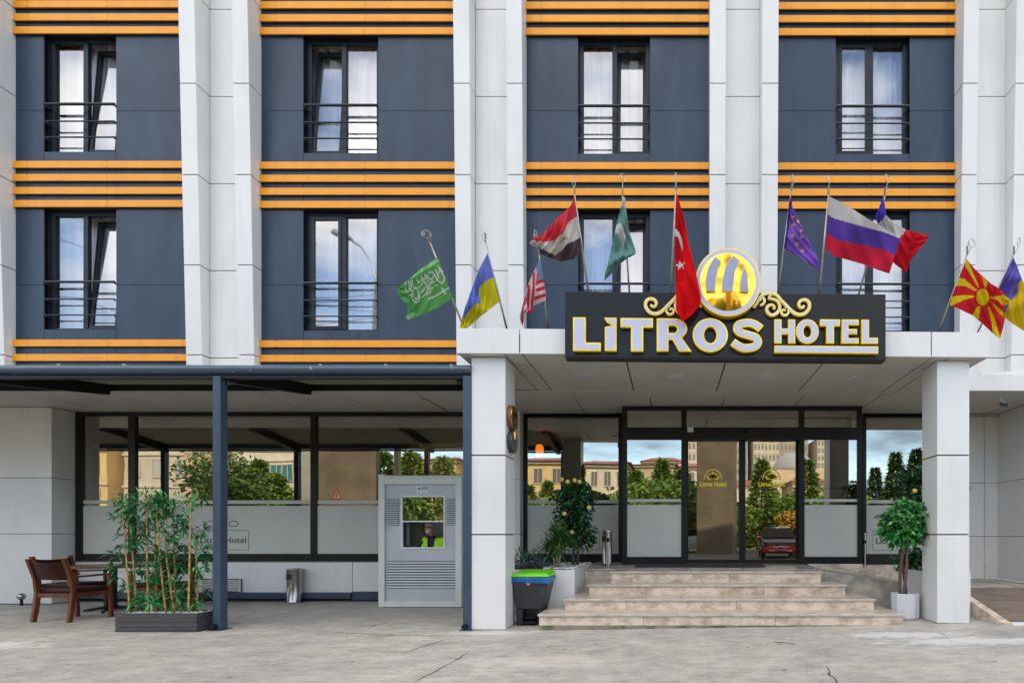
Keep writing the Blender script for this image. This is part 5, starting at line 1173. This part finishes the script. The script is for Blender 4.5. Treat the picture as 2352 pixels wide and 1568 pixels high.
# 10 sun flag
rf = (2650, 660, .2297)
rays = [[(770, 430), (810, 455), (957, 790), (940, 792), (772, 515)], [(700, 665), (760, 680), (850, 760), (928, 822), (902, 842), (780, 775), (620, 770), (640, 700)], [(600, 912), (625, 908), (750, 888), (892, 895), (892, 915), (760, 950), (580, 1030)], [(1092, 915), (1270, 888), (1370, 960), (1280, 1022), (1230, 1002), (1190, 952), (1095, 932)],
        [(990, 640), (1062, 730), (1040, 802), (1020, 780)], [(935, 1030), (972, 1035), (940, 1210), (860, 1155)], [(1058, 1030), (1080, 1030), (1150, 1180), (1225, 1455), (1125, 1380), (1108, 1230)], [(1095, 968), (1112, 975), (1275, 1118), (1290, 1190), (1200, 1112)]]
flag('red flag with a yellow sun and eight rays at the right end', rf, [(790, 430), (900, 560), (1000, 650), (1100, 740), (1200, 800), (1352, 960)], [(562, 1010), (700, 1068), (870, 1150), (1000, 1258), (1130, 1380), (1215, 1450), (1260, 1300), (1282, 1180), (1268, 1042), (1350, 968)],
     [CR('red10', (.62, .02, .03)), YEL], lambda p, u, v: 1 if ((p[0] - 998) / 82) ** 2 + ((p[1] - 915) / 106) ** 2 < 1 or any(inside(p, s) for s in rays) else 0, ((425, 1375), (800, 370)), ((855, 228), 50, 50, 0), depth=-.05, amp=.025, nu=90, nv=80)
# 11 blue and yellow, right edge
y11 = [(1700, 600), (1490, 700), (1445, 770), (1440, 860), (1350, 965), (1250, 1180), (1500, 1500), (1700, 1400)]
flag('blue and yellow flag cut by the right edge, behind the sun flag', rf, [(1390, 410), (1440, 530), (1500, 690), (1580, 850), (1640, 1000)], [(1380, 420), (1250, 690), (1120, 960), (1280, 1180), (1400, 1270), (1530, 1350), (1640, 1380)],
     [CR('violet_blue', (.15, .12, .46)), CR('amber', (.70, .50, .02))], lambda p, u, v: 1 if inside(p, y11) else 0, ((930, 1375), (1395, 370)), ((1457, 212), 28, 56, -10, .6), depth=.1, amp=.03)
# ------------------------------------------------------------------ across the road: what the windows mirror
def plastered(n, c): return mat('plaster_' + n, c, .8, c2=tuple(q * .85 for q in c), scale=.5, bump=.1, bscale=3)
WG = mat('far_window', (.13, .12, .105), .5); WF = mat('far_frame', (.56, .48, .34), .6); ROOFR = mat('red_roof', (.30, .08, .045), .8, c2=(.20, .06, .04), scale=2)
def house(x0, x1, y, h, col, label, nw, nf, roof=True, depth=9, wcol=None, name='house', ww=.45, trimc=None, cat='house'):
    o = empty(name, ((x0 + x1) / 2, y, 0), label, cat, 'buildings across the road')
    m = MB(); m.box(x0, x1, y - depth, y, -.1, h, 0)
    fh = h / nf
    for k in range(1, nf): m.box(x0 - .05, x1 + .05, y + .002, y + .12, k * fh - .12, k * fh + .05, 1)
    m.box(x0 - .2, x1 + .2, y - depth - .2, y + .3, h + .002, h + .3, 1); m.build('wall', [plastered(col[0], col[1]), trimc or WF], o)
    w = (x1 - x0) / nw; f = MB(); g_2 = MB()
    for i in range(nw):
        for k in range(nf):
            cx = x0 + (i + .5) * w; a, b, c, d = cx - w * ww / 2, cx + w * ww / 2, k * fh + fh * .3, k * fh + fh * .82
            g_2.box(a, b, y + .003, y + .03, c, d); t = .08
            f.box(a - t, a, y + .002, y + .08, c - t, d + t); f.box(b, b + t, y + .002, y + .08, c - t, d + t); f.box(a, b, y + .002, y + .08, d, d + t); f.box(a, b, y + .002, y + .1, c - t, c); f.box(cx - .03, cx + .03, y + .031, y + .06, c, d)
    wn = f.build('windows', [WF], o); g_2.build('panes', [wcol or WG], wn)
    if roof:
        r_ = MB(); e = .6; xm = (x0 + x1) / 2; ym = y - depth / 2; rh = min(2.2, (x1 - x0) * .22)
        r_.mesh([(x0 - e, y + e, h + .31), (x1 + e, y + e, h + .31), (x1 + e, y - depth - e, h + .31), (x0 - e, y - depth - e, h + .31), (x0 + 1.5, ym, h + rh), (x1 - 1.5, ym, h + rh)], [(0, 1, 5, 4), (1, 2, 5), (2, 3, 4, 5), (3, 0, 4), (0, 3, 2, 1)]); r_.build('roof', [ROOFR], o)
    return o
YEW = ('yellow', (.66, .46, .20)); BEI = ('beige', (.50, .45, .36)); PEA = ('peach', (.52, .36, .24)); CRM = ('cream', (.62, .56, .44))
house(-56, -46.8, -25, 11, YEW, 'yellow stone house mirrored in the leftmost shop window pane', 4, 4, roof=False)
house(-46.4, -40.6, -26, 10.8, BEI, 'greyish beige flats mirrored behind the bamboo', 3, 4, roof=False, wcol=mat('curtained_window', (.4, .4, .38), .5))
house(-40.4, -35.6, -25, 10, PEA, 'peach coloured building mirrored right of the first awning post', 2, 3, roof=False)
house(-35.4, -30.6, -24, 9.8, CRM, 'cream office with teal glass grid mirrored in the middle shop pane', 5, 4, roof=False, wcol=mat('teal_glass', (.02, .16, .18), .1), ww=.86, name='office_block', trimc=mat('cream_trim', (.6, .56, .46), .7), cat='office')
house(-30, -24.5, -42, 9.5, YEW, 'yellow house with red roof mirrored above the guard booth', 3, 3)
house(-23.5, -18.5, -45, 9.8, CRM, 'cream house with red roof mirrored left of the left pillar', 3, 3)
house(-17.2, -11.2, -38, 8.9, YEW, 'yellow house with two large windows mirrored left of the citrus tree', 3, 3)
house(-10.6, -4.8, -40, 8.8, CRM, 'pale house mirrored behind the citrus tree', 4, 3)
house(-4.4, .4, -48, 9.6, PEA, 'peach house with balconies mirrored left of the doors', 3, 3)
house(1.2, 7.5, -60, 10.8, CRM, 'terraced red roofed house mirrored below the towers', 5, 4, name='house')
TW = ('tower_cream', (.56, .50, .40)); TW2 = ('tower_grey', (.34, .31, .27))
for x0, w, y, h, c, lab in ((4, 9, -150, 44, TW, 'cream tower block mirrored in the left sliding door'), (16, 8, -152, 42, TW2, 'grey tower block mirrored between the sliding doors'), (25.5, 8, -148, 43, TW, 'cream tower mirrored in the right sliding door'), (35, 9, -155, 40, TW2, 'grey tower behind the dome in the door reflection'), (45.5, 8, -150, 31, TW, 'lower cream tower mirrored right of the doors')):
    house(x0, x0 + w, y, h, c, lab, 7, 13, roof=False, name='tower_block', ww=.55, cat='tower block', depth=14)
HILL = [(-58, 8, 12.2, YEW), (-47, 9, 13.4, CRM), (-36, 8, 12.4, PEA), (-26, 9, 13.8, CRM), (-15, 8, 13.0, YEW), (-5, 7, 14.4, CRM), (12, 8, 10.2, CRM), (22, 7, 10.5, PEA), (50, 9, 12.5, CRM), (61, 9, 11.6, YEW)]
HW = ['yellow', 'wide cream', 'peach', 'tall cream', 'plain yellow', 'narrow cream', 'cream', 'tall peach', 'low cream', 'low yellow']
HP = ['leftmost of the hillside row', 'second on the hillside from the left', 'third on the hillside from the left', 'on the hillside above the booth', 'on the hillside behind the citrus tree', 'on the hillside left of the doors', 'on the hillside below the cream tower', 'on the hillside beside the dome', 'on the hillside right of the porch', 'rightmost on the hillside']
for (x0, w_, h_, cc), a_, b_q in zip(HILL, HW, HP): house(x0, x0 + w_, -78 - (x0 % 7), h_, cc, a_ + ' house with red roof mirrored ' + b_q, 3, 4, ww=.4)
o = empty('domed_building', (27, -95, 0), 'pale domed building mirrored in the right sliding door', 'building', 'buildings across the road')
MB().box(21, 33, -105, -95, -.1, 15).build('wall', [plastered('dome_cream', (.56, .45, .28))], o); m = MB(); m.lathe([(4.6 * math.cos(R(a)), 15 + 4.4 * math.sin(R(a))) for a in range(0, 91, 10)], (27, -100, 0), 24); m.build('dome', [mat('lead_dome', (.32, .33, .34), .5)], o, smooth=True)
LFG = mat('conifer_green', (.055, .14, .02), .6, c2=(.11, .20, .02), scale=1.2); LFY = mat('young_leaf', (.13, .22, .02), .6, c2=(.19, .25, .03), scale=1.5); AUT = mat('autumn_leaf', (.50, .22, .02), .6, c2=(.55, .34, .03), scale=2)
def conifer(h, w, seed, mm, label):
    t = local_empty('conifer', label, 'tree', 'trees along the far side of the road'); r = random.Random(seed); m = MB()
    for k in range(3200):
        z = h * (.06 + .92 * r.random() ** 1.15); q = w * (1 - z / h) ** .8 * (.45 + .6 * r.random()) * (1 + .2 * math.sin(z * 7)); a = r.uniform(0, 6.283)
        p = Vector((q * math.cos(a), q * math.sin(a), z)); leaf(m, p, Vector((math.cos(a), math.sin(a), r.uniform(-.1, .8))) + rdir(r) * .4, .17, r.uniform(.3, .6), r.choice((0, 0, 1)), up=rdir(r))
    m.build('crown', mm, t, local=True); MB().tube([(0, 0, -.1), (0, 0, h * .8)], [.12, .03], 6).build('trunk', [TRUNK], t, local=True); return t
def broad(h, w, seed, mm, label, n=1800, name='broadleaf_tree'):
    t = local_empty(name, label, 'tree', 'trees along the far side of the road'); r = random.Random(seed); m = MB(); lob = [(r.uniform(-.5, .5) * w, r.uniform(-.5, .5) * w, h * r.uniform(.5, .85), w * r.uniform(.3, .55), h * r.uniform(.12, .2)) for _ in range(9)]
    for k in range(n):
        c = r.choice(lob); d = rdir(r); q = .5 + .6 * r.random(); p = Vector((c[0] + d.x * c[3] * q, c[1] + d.y * c[3] * q, c[2] + d.z * c[4] * q)); leaf(m, p, rdir(r), .14, r.uniform(.22, .42), r.choice((0, 0, 1)), up=rdir(r))
    m.build('crown', mm, t, local=True); b = MB(); b.tube([(0, 0, -.1), (.05, 0, h * .35), (0, .1, h * .7)], [.16, .12, .05], 7)
    for c in lob[:5]: b.tube([(.03, 0, h * .35), (c[0] * .6, c[1] * .6, c[2])], [.07, .02], 5)
    b.build('trunk', [TRUNK], t, local=True); return t
p1 = conifer(7, 1.7, 1, [LFG, LFY], ''); p2 = conifer(6, 2.0, 2, [LFY, LFG], ''); p3 = conifer(8, 1.4, 3, [mat('dark_conifer', (.018, .05, .012), .7), LFG], '')
spots = [(p1, -31.2, -21, 1.0, 'behind the teal glass office corner'), (p2, -29, -20, .95, 'left of the brown column'), (p2, -25.2, -21, 1.05, 'first above the booth roof'), (p1, -22.2, -22, 1.1, 'second above the booth roof'), (p2, -19.6, -21, 1.25, 'just left of the left pillar'),
         (p2, -17.4, -21.5, 1.2, 'tall, at the left edge of the left pillar'), (p1, -21, -22.5, 1.05, 'third above the booth roof'),
         (p2, -11.8, -22, .85, 'in the pane left of the citrus tree'), (p1, -9.8, -23, .80, 'behind the citrus tree'), (p2, -7.4, -21, .9, 'right of the citrus tree'), (p2, -2.6, -21, 1.0, 'in the left fixed door pane'), (p1, -.6, -22, 1.0, 'at the middle of the left fixed door pane'),
         (p2, .8, -21, 1.02, 'at the edge of the left sliding door'), (p1, 6.8, -21, .98, 'in the right sliding door'), (p1, 10.4, -22, 1.0, 'in the right fixed door pane'), (p2, 12.6, -21, .8, 'low one in the right fixed door pane'), (p3, 15.6, -21, .80, 'dark, first right of the porch'), (p3, 17.2, -21, .95, 'dark and slim, second right of the porch'), (p3, 18.8, -21, .98, 'dark, third right of the porch'), (p3, 20.6, -21, .9, 'dark, behind the ficus')]
ORDW = 'first second third fourth fifth sixth seventh eighth ninth tenth eleventh twelfth thirteenth fourteenth fifteenth'.split()
for k in range(15):
    x = -13.5 + 2.45 * k + .5 * math.sin(k * 5.3)
    spots.append(((p2, p1, p2)[k % 3], x, -24.5 - .8 * math.cos(k * 3.7), .74 + .1 * math.sin(k * 2.9), 'shorter, %s from the left in the back row' % ORDW[k]))
used = set()
for base, x, y, s_, lab in spots:
    t = base if base.name not in used else copy_tree(base); used.add(base.name)
    place(t, (x, y, .0), (x * 37) % 6.28, s_); t['label'] = 'green conifer mirrored in the glass, ' + lab
b1_ = broad(6.4, 2.9, 5, [LFG, mat('olive_leaf', (.09, .12, .02), .6)], 'broad dark tree mirrored either side of the first awning post', 3200); place(b1_, (-27.6, -12.2, 0), 0)
b2_ = broad(3.0, 2.0, 6, [AUT, LFY], 'orange autumn bush mirrored low in the right sliding door', 1400, 'autumn_bush'); place(b2_, (8.4, -19, .0))
b3_ = copy_tree(b2_); place(b3_, (2.6, -19, 0), 1.2, .8); b3_['label'] = 'smaller orange autumn bush mirrored at the left edge of the left sliding door'
b4_ = broad(3.6, 3.2, 8, [LFG, LFY], 'low green bush mirrored beneath the trees in the doors', 1800, 'green_bush'); place(b4_, (5.4, -20.5, 0))
for x_, y_, s_, lab in ((-2.0, -20, 1.55, 'filling the left fixed door pane'), (-8.6, -20, 1.25, 'behind the citrus tree'), (12.2, -20, 1.3, 'in the right fixed door pane'), (-20.6, -19, 1.45, 'above the booth roof'), (-30.2, -19, 1.5, 'before the teal glass office'), (9.4, -20.8, 1.25, 'in the right sliding door'), (17.6, -20, 1.3, 'right of the porch'), (.6, -20, 1.5, 'beside the left sliding door')):
    t = copy_tree(b4_); place(t, (x_, y_, 0), x_, s_); t['label'] = 'bigger pale green bush mirrored ' + lab
# cars
def car(label, body, lower, seed=0):
    c = local_empty('parked_car', label, 'car', 'cars parked across the road'); st_ = [(-2.15, .45, .78, .62, .70), (-2.0, .30, .98, .82, .80), (-1.6, .25, 1.12, .88, .86), (-.9, .22, 1.14, .90, .88), (0, .22, 1.10, .91, .89), (.9, .22, 1.02, .90, .88), (1.6, .25, .92, .87, .84), (2.0, .30, .80, .80, .74), (2.15, .42, .66, .66, .58)]
    m = MB(); vs = []
    for (y, z0, z1, w, w2) in st_:
        zm = z0 + (z1 - z0) * .55
        vs += [(-w * .92, y, z0), (-w, y, zm), (-w2, y, z1), (w2, y, z1), (w, y, zm), (w * .92, y, z0)]
    fs = [tuple(range(6)), tuple(len(vs) - 6 + k for k in range(6))[::-1]]; mi = [0, 0]
    m.mesh(vs, fs, 0); m.m[-1] = 1
    for i in range(len(st_) - 1):
        for k in range(6):
            a = len(m.v) - len(vs); m.f.append((6 * i + k, 6 * i + 6 + k, 6 * i + 6 + (k + 1) % 6, 6 * i + (k + 1) % 6)); m.m.append(1 if k in (0, 4, 5) else 0)
    b_ = m.build('body', [body, lower], c, smooth=False, bevel=.05, local=True, fixn=True)
    cb = MB(); cs = [(-1.9, .72, 1.0, .72), (-1.35, .64, 1.50, .80), (-.2, .66, 1.57, .82), (.35, .66, 1.50, .82), (1.15, .76, 1.03, .80)]; v2 = []
    for (y, wt, zt_, wb_) in cs: v2 += [(-wb_, y, .98), (-wt, y, zt_), (wt, y, zt_), (wb_, y, .98)]
    f2 = []; 
    for i in range(4):
        for k in range(3): f2.append((4 * i + k, 4 * i + k + 1, 4 * i + 5 + k, 4 * i + 4 + k))
    cb.mesh(v2, f2, 0)
    for i, f in enumerate(f2):
        if (i % 3 == 1 and i // 3 in (1, 2)): cb.m[i] = 1
    cb.build('cabin_glass', [mat('car_glass', (.008, .009, .01), .3, spec=.05), lower if seed else mat('car_roof_black', (.02, .02, .022), .2, coat=1.)], c, bevel=.03, local=True, fixn=True)
    for sx in (-1, 1):
        for y in (-1.35, 1.35):
            w_ = MB(); w_.lathe([(.335, -.1), (.345, -.06), (.345, .06), (.335, .1)], (sx * .80, y, .335), 20, 0, axis='x'); o_ = w_.build('wheel', [mat('tyre', (.015, .015, .015), .8)], c, local=True); MB().lathe([(.21, -.115), (.22, .115)], (sx * .80, y, .335), 10, 0, axis='x').build('rim', [CHROME], o_, local=True)
        h = MB(); h.hexa([(sx * .50, 1.99, .66), (sx * .84, 1.75, .68), (sx * .84, 1.70, .68), (sx * .50, 1.90, .66), (sx * .48, 1.97, .76), (sx * .83, 1.70, .82), (sx * .83, 1.65, .82), (sx * .48, 1.88, .76)]) ; h.build('headlight', [mat('lamp_clear', (.6, .6, .62), .1, .6)], c, local=True, fixn=True)
        q = MB(); q.ball((sx * .98, .75, 1.02), .12, 0, sz=.7, n=8); q.build('door_mirror', [body if seed else lower], c, smooth=True, local=True)
    gr = MB(); gr.tube([(-.62, 2.08, .66), (-.2, 2.17, .56), (0, 2.18, .62), (.2, 2.17, .56), (.62, 2.08, .66)], .022, 6); gr.tube([(-.55, 2.12, .40), (.55, 2.12, .40)], .03, 6); gr.box(-.26, .26, 2.165, 2.18, .42, .50); gr.build('grille', [CHROME], c, local=True)
    return c
cr = mat('car_red', (.60, .008, .010), .2, coat=1.); ck = mat('car_black', (.010, .006, .010), .3, spec=.15, coat=.12)
c1_ = car('dark crossover car with red nose mirrored in the right sliding door', ck, cr); place(c1_, (5.5, -8.4, .09), R(7))
cwm = mat('car_white', (.62, .64, .64), .2, coat=1.)
c2_ = car('white car mirrored at the left edge of the left sliding door', cwm, cwm, 1); place(c2_, (1.2, -18.4, .08), R(70))
# two concrete piers on the far side of the forecourt
PIER = mat('shaded_brown_concrete', (.17, .13, .085), .85, c2=(.11, .085, .055), scale=.7, bump=.2, bscale=6)  # low base colour stands in for shade on piers the sun reaches
for (px0, px1, s_, y, rz, lab) in ((X(2034, 45), X(2166, 45), 45, -15.9, 14, 'tall brown concrete pier mirrored in the left sliding door'), (X(930, 44), X(1126, 44), 44, -15.6, -24, 'tall brown concrete pier with a warning triangle, mirrored left of the guard booth')):
    o = empty('concrete_pier', ((px0 + px1) / 2, y, 0), lab, 'pier', 'concrete piers behind the forecourt', R(rz)); w_ = (px1 - px0) * .40
    m = MB(); m.box(-w_, w_, -w_ * .8, w_ * .8, -.1, 9.0); m.box(-w_ * .9, w_ * .9, -w_ * .7, w_ * .7, 9.0, 9.3); m.build('shaft', [PIER], o, local=True, bevel=.06)
    ORG[o.name] = Vector((0, 0, 0))
o = empty('warning_sign', (X(990, 44), -14.0, 3.9), 'red triangular warning sign on the concrete pier mirrored left of the booth', 'sign')
m = MB(); sx_, sz_, y = -20.35, 3.66, -12.95
m.poly([(sx_ + .38, y, sz_ - .3), (sx_ - .38, y, sz_ - .3), (sx_, y, sz_ + .4)], 0); m.poly([(sx_ + .25, y + .01, sz_ - .22), (sx_ - .25, y + .01, sz_ - .22), (sx_, y + .01, sz_ + .25)], 1); m.poly([(sx_ + .035, y + .02, sz_ - .16), (sx_ - .035, y + .02, sz_ - .16), (sx_ - .035, y + .02, sz_ + .12), (sx_ + .035, y + .02, sz_ + .12)], 2)
m.build('board', [mat('sign_red', (.26, .03, .015), .6), mat('sign_cream', (.28, .22, .14), .6), GAP], o)
MB().tube([(sx_, y - .04, -.1), (sx_, y - .04, sz_)], .03, 6).build('sign_post', [POLE], o)
# street lamp and wires
lp = empty('street_lamp', (-11.6, -2.9, 0), 'street lamp with a curved arm on a wooden pole, mirrored in the window', 'lamp post')
m = MB(); m.tube([(-11.75, -2.9, -.1), (-11.6, -2.9, 6), (-11.45, -2.9, 11.0)], [.16, .13, .10], 10); m.build('pole', [TRUNKP], lp, smooth=True)
m = MB(); m.tube([(-11.47, -2.9, 10.3), (-11.5, -2.88, 11.2), (-11.7, -2.85, 11.9), (-12.05, -2.82, 12.45), (-12.45, -2.8, 12.7)], [.04, .04, .035, .035, .03], 8); m.build('arm', [POLE], lp, smooth=True)
m = MB(); m.tube([(-12.35, -2.8, 12.68), (-12.6, -2.8, 12.85), (-13.0, -2.8, 12.95), (-13.15, -2.8, 12.95)], [.05, .13, .12, .04], 10); m.build('lamp_head', [BOOTHG], lp, smooth=True)
for i, (za, zb2, x1) in enumerate(((10.6, 11.0, -30), (10.4, 12.2, -34), (9.9, 13.5, -26), (10.5, 10.2, 14), (9.7, 8.9, -30))):
    m = MB(); pts = []
    for k in range(17):
        t = k / 16; pts.append((-11.5 + (x1 + 11.5) * t, -2.9 - 2.0 * t * (1 if i % 2 else -.3), za + (zb2 - za) * t - 1.1 * 4 * t * (1 - t) * .5))
    m.tube(pts, .012, 4); tag(m.build('overhead_wire', [GAP]), ['thin black overhead wire mirrored in the lower left windows, topmost', 'thin black overhead wire rising away to the left in the window reflection', 'thin black overhead wire steepest of those reflected beside the lamp', 'thin black overhead wire running right from the mirrored lamp pole', 'thin black overhead wire lowest of those mirrored in the lower windows'][i], 'wire', 'overhead wires')
# ------------------------------------------------------------------ daylight: the low sun stands behind the hotel, the forecourt lies in its shade
SUN_EL, SUN_AZ = 36., 16.     # degrees; azimuth from +Y towards +X
w = bpy.data.worlds.new('World'); sc.world = w; w.use_nodes = True; nt = w.node_tree; N, L = nt.nodes, nt.links
bg = N['Background']; bg.inputs['Strength'].default_value = .15
sky = N.new('ShaderNodeTexSky'); sky.sky_type = 'NISHITA'; sky.sun_disc = False; sky.sun_elevation = R(SUN_EL); sky.sun_rotation = R(SUN_AZ); sky.air_density = 1.; sky.dust_density = .8; sky.ozone_density = 1.4
tc = N.new('ShaderNodeTexCoord'); sep = N.new('ShaderNodeSeparateXYZ'); L.new(tc.outputs['Generated'], sep.inputs[0])
# clouds laid out on a level sheet overhead: direction divided by its height
add = N.new('ShaderNodeMath'); add.operation = 'ADD'; add.inputs[1].default_value = .18; L.new(sep.outputs['Z'], add.inputs[0])
mxz = N.new('ShaderNodeMath'); mxz.operation = 'MAXIMUM'; mxz.inputs[1].default_value = .02; L.new(add.outputs[0], mxz.inputs[0])
dx = N.new('ShaderNodeMath'); dx.operation = 'DIVIDE'; L.new(sep.outputs['X'], dx.inputs[0]); L.new(mxz.outputs[0], dx.inputs[1])
dy = N.new('ShaderNodeMath'); dy.operation = 'DIVIDE'; L.new(sep.outputs['Y'], dy.inputs[0]); L.new(mxz.outputs[0], dy.inputs[1])
cmb = N.new('ShaderNodeCombineXYZ'); fx = N.new('ShaderNodeMath'); fx.operation = 'MULTIPLY'; fx.inputs[1].default_value = -1.; L.new(dx.outputs[0], fx.inputs[0]); L.new(fx.outputs[0], cmb.inputs[0]); L.new(dy.outputs[0], cmb.inputs[1]); cmb.inputs[2].default_value = 3.3
nz = N.new('ShaderNodeTexNoise'); nz.inputs['Scale'].default_value = 1.5; nz.inputs['Detail'].default_value = 9; nz.inputs['Roughness'].default_value = .58; L.new(cmb.outputs[0], nz.inputs['Vector'])
cr_ = N.new('ShaderNodeValToRGB'); cr_.color_ramp.elements[0].position, cr_.color_ramp.elements[1].position = .42, .64
L.new(nz.outputs['Fac'], cr_.inputs[0])
sc1 = N.new('ShaderNodeMath'); sc1.operation = 'MULTIPLY'; L.new(cr_.outputs[0], sc1.inputs[0])
el = N.new('ShaderNodeMapRange'); el.interpolation_type = 'SMOOTHSTEP'; el.inputs['From Min'].default_value = .05; el.inputs['From Max'].default_value = .40; el.inputs['To Min'].default_value = 1.05; el.inputs['To Max'].default_value = .95
L.new(sep.outputs['Z'], el.inputs['Value']); L.new(el.outputs[0], sc1.inputs[1])
mx = N.new('ShaderNodeMix'); mx.data_type = 'RGBA'; L.new(sc1.outputs[0], mx.inputs[0]); L.new(sky.outputs[0], mx.inputs[6]); 
cc_ = N.new('ShaderNodeMix'); cc_.data_type = 'RGBA'; cc_.inputs[6].default_value = (1.1, 1.7, 2.4, 1); cc_.inputs[7].default_value = (9.9, 8.95, 7.75, 1)
e2 = N.new('ShaderNodeMapRange'); e2.interpolation_type = 'SMOOTHSTEP'; e2.inputs['From Min'].default_value = .12; e2.inputs['From Max'].default_value = .5; L.new(sep.outputs['Z'], e2.inputs['Value']); L.new(e2.outputs[0], cc_.inputs[0]); L.new(cc_.outputs[2], mx.inputs[7])
L.new(mx.outputs[2], bg.inputs['Color'])
sd = bpy.data.lights.new('sun', 'SUN'); sd.energy = 2.0; sd.angle = R(.5); sd.color = (1., .90, .74)
so = bpy.data.objects.new('sun', sd); COL.objects.link(so)
dirv = Vector((math.sin(R(SUN_AZ)) * math.cos(R(SUN_EL)), math.cos(R(SUN_AZ)) * math.cos(R(SUN_EL)), math.sin(R(SUN_EL))))
so.rotation_euler = dirv.to_track_quat('Z', 'Y').to_euler()
# ------------------------------------------------------------------ camera and output
cd = bpy.data.cameras.new('camera'); co = bpy.data.objects.new('camera', cd); COL.objects.link(co); sc.camera = co
co.location = (0, 0, EYE); co.rotation_euler = (R(90), 0, 0)
cd.sensor_width = 36; cd.lens = 36 * F / 3000; cd.shift_x = (1500 - VX) / 3000; cd.shift_y = (VY - 1000) / 3000; cd.clip_start = .05; cd.clip_end = 2000
sc.view_settings.view_transform = 'Standard'; sc.view_settings.look = 'None'; sc.view_settings.exposure = 1.72; sc.view_settings.gamma = 1
sc.render.engine = 'CYCLES'; cy_ = sc.cycles; cy_.use_denoising = True
try: cy_.denoiser = 'OPENIMAGEDENOISE'
except Exception: pass
cy_.max_bounces = 8; cy_.transparent_max_bounces = 16; cy_.glossy_bounces = 4; cy_.diffuse_bounces = 4; cy_.caustics_reflective = False; cy_.caustics_refractive = False; cy_.sample_clamp_indirect = 6.
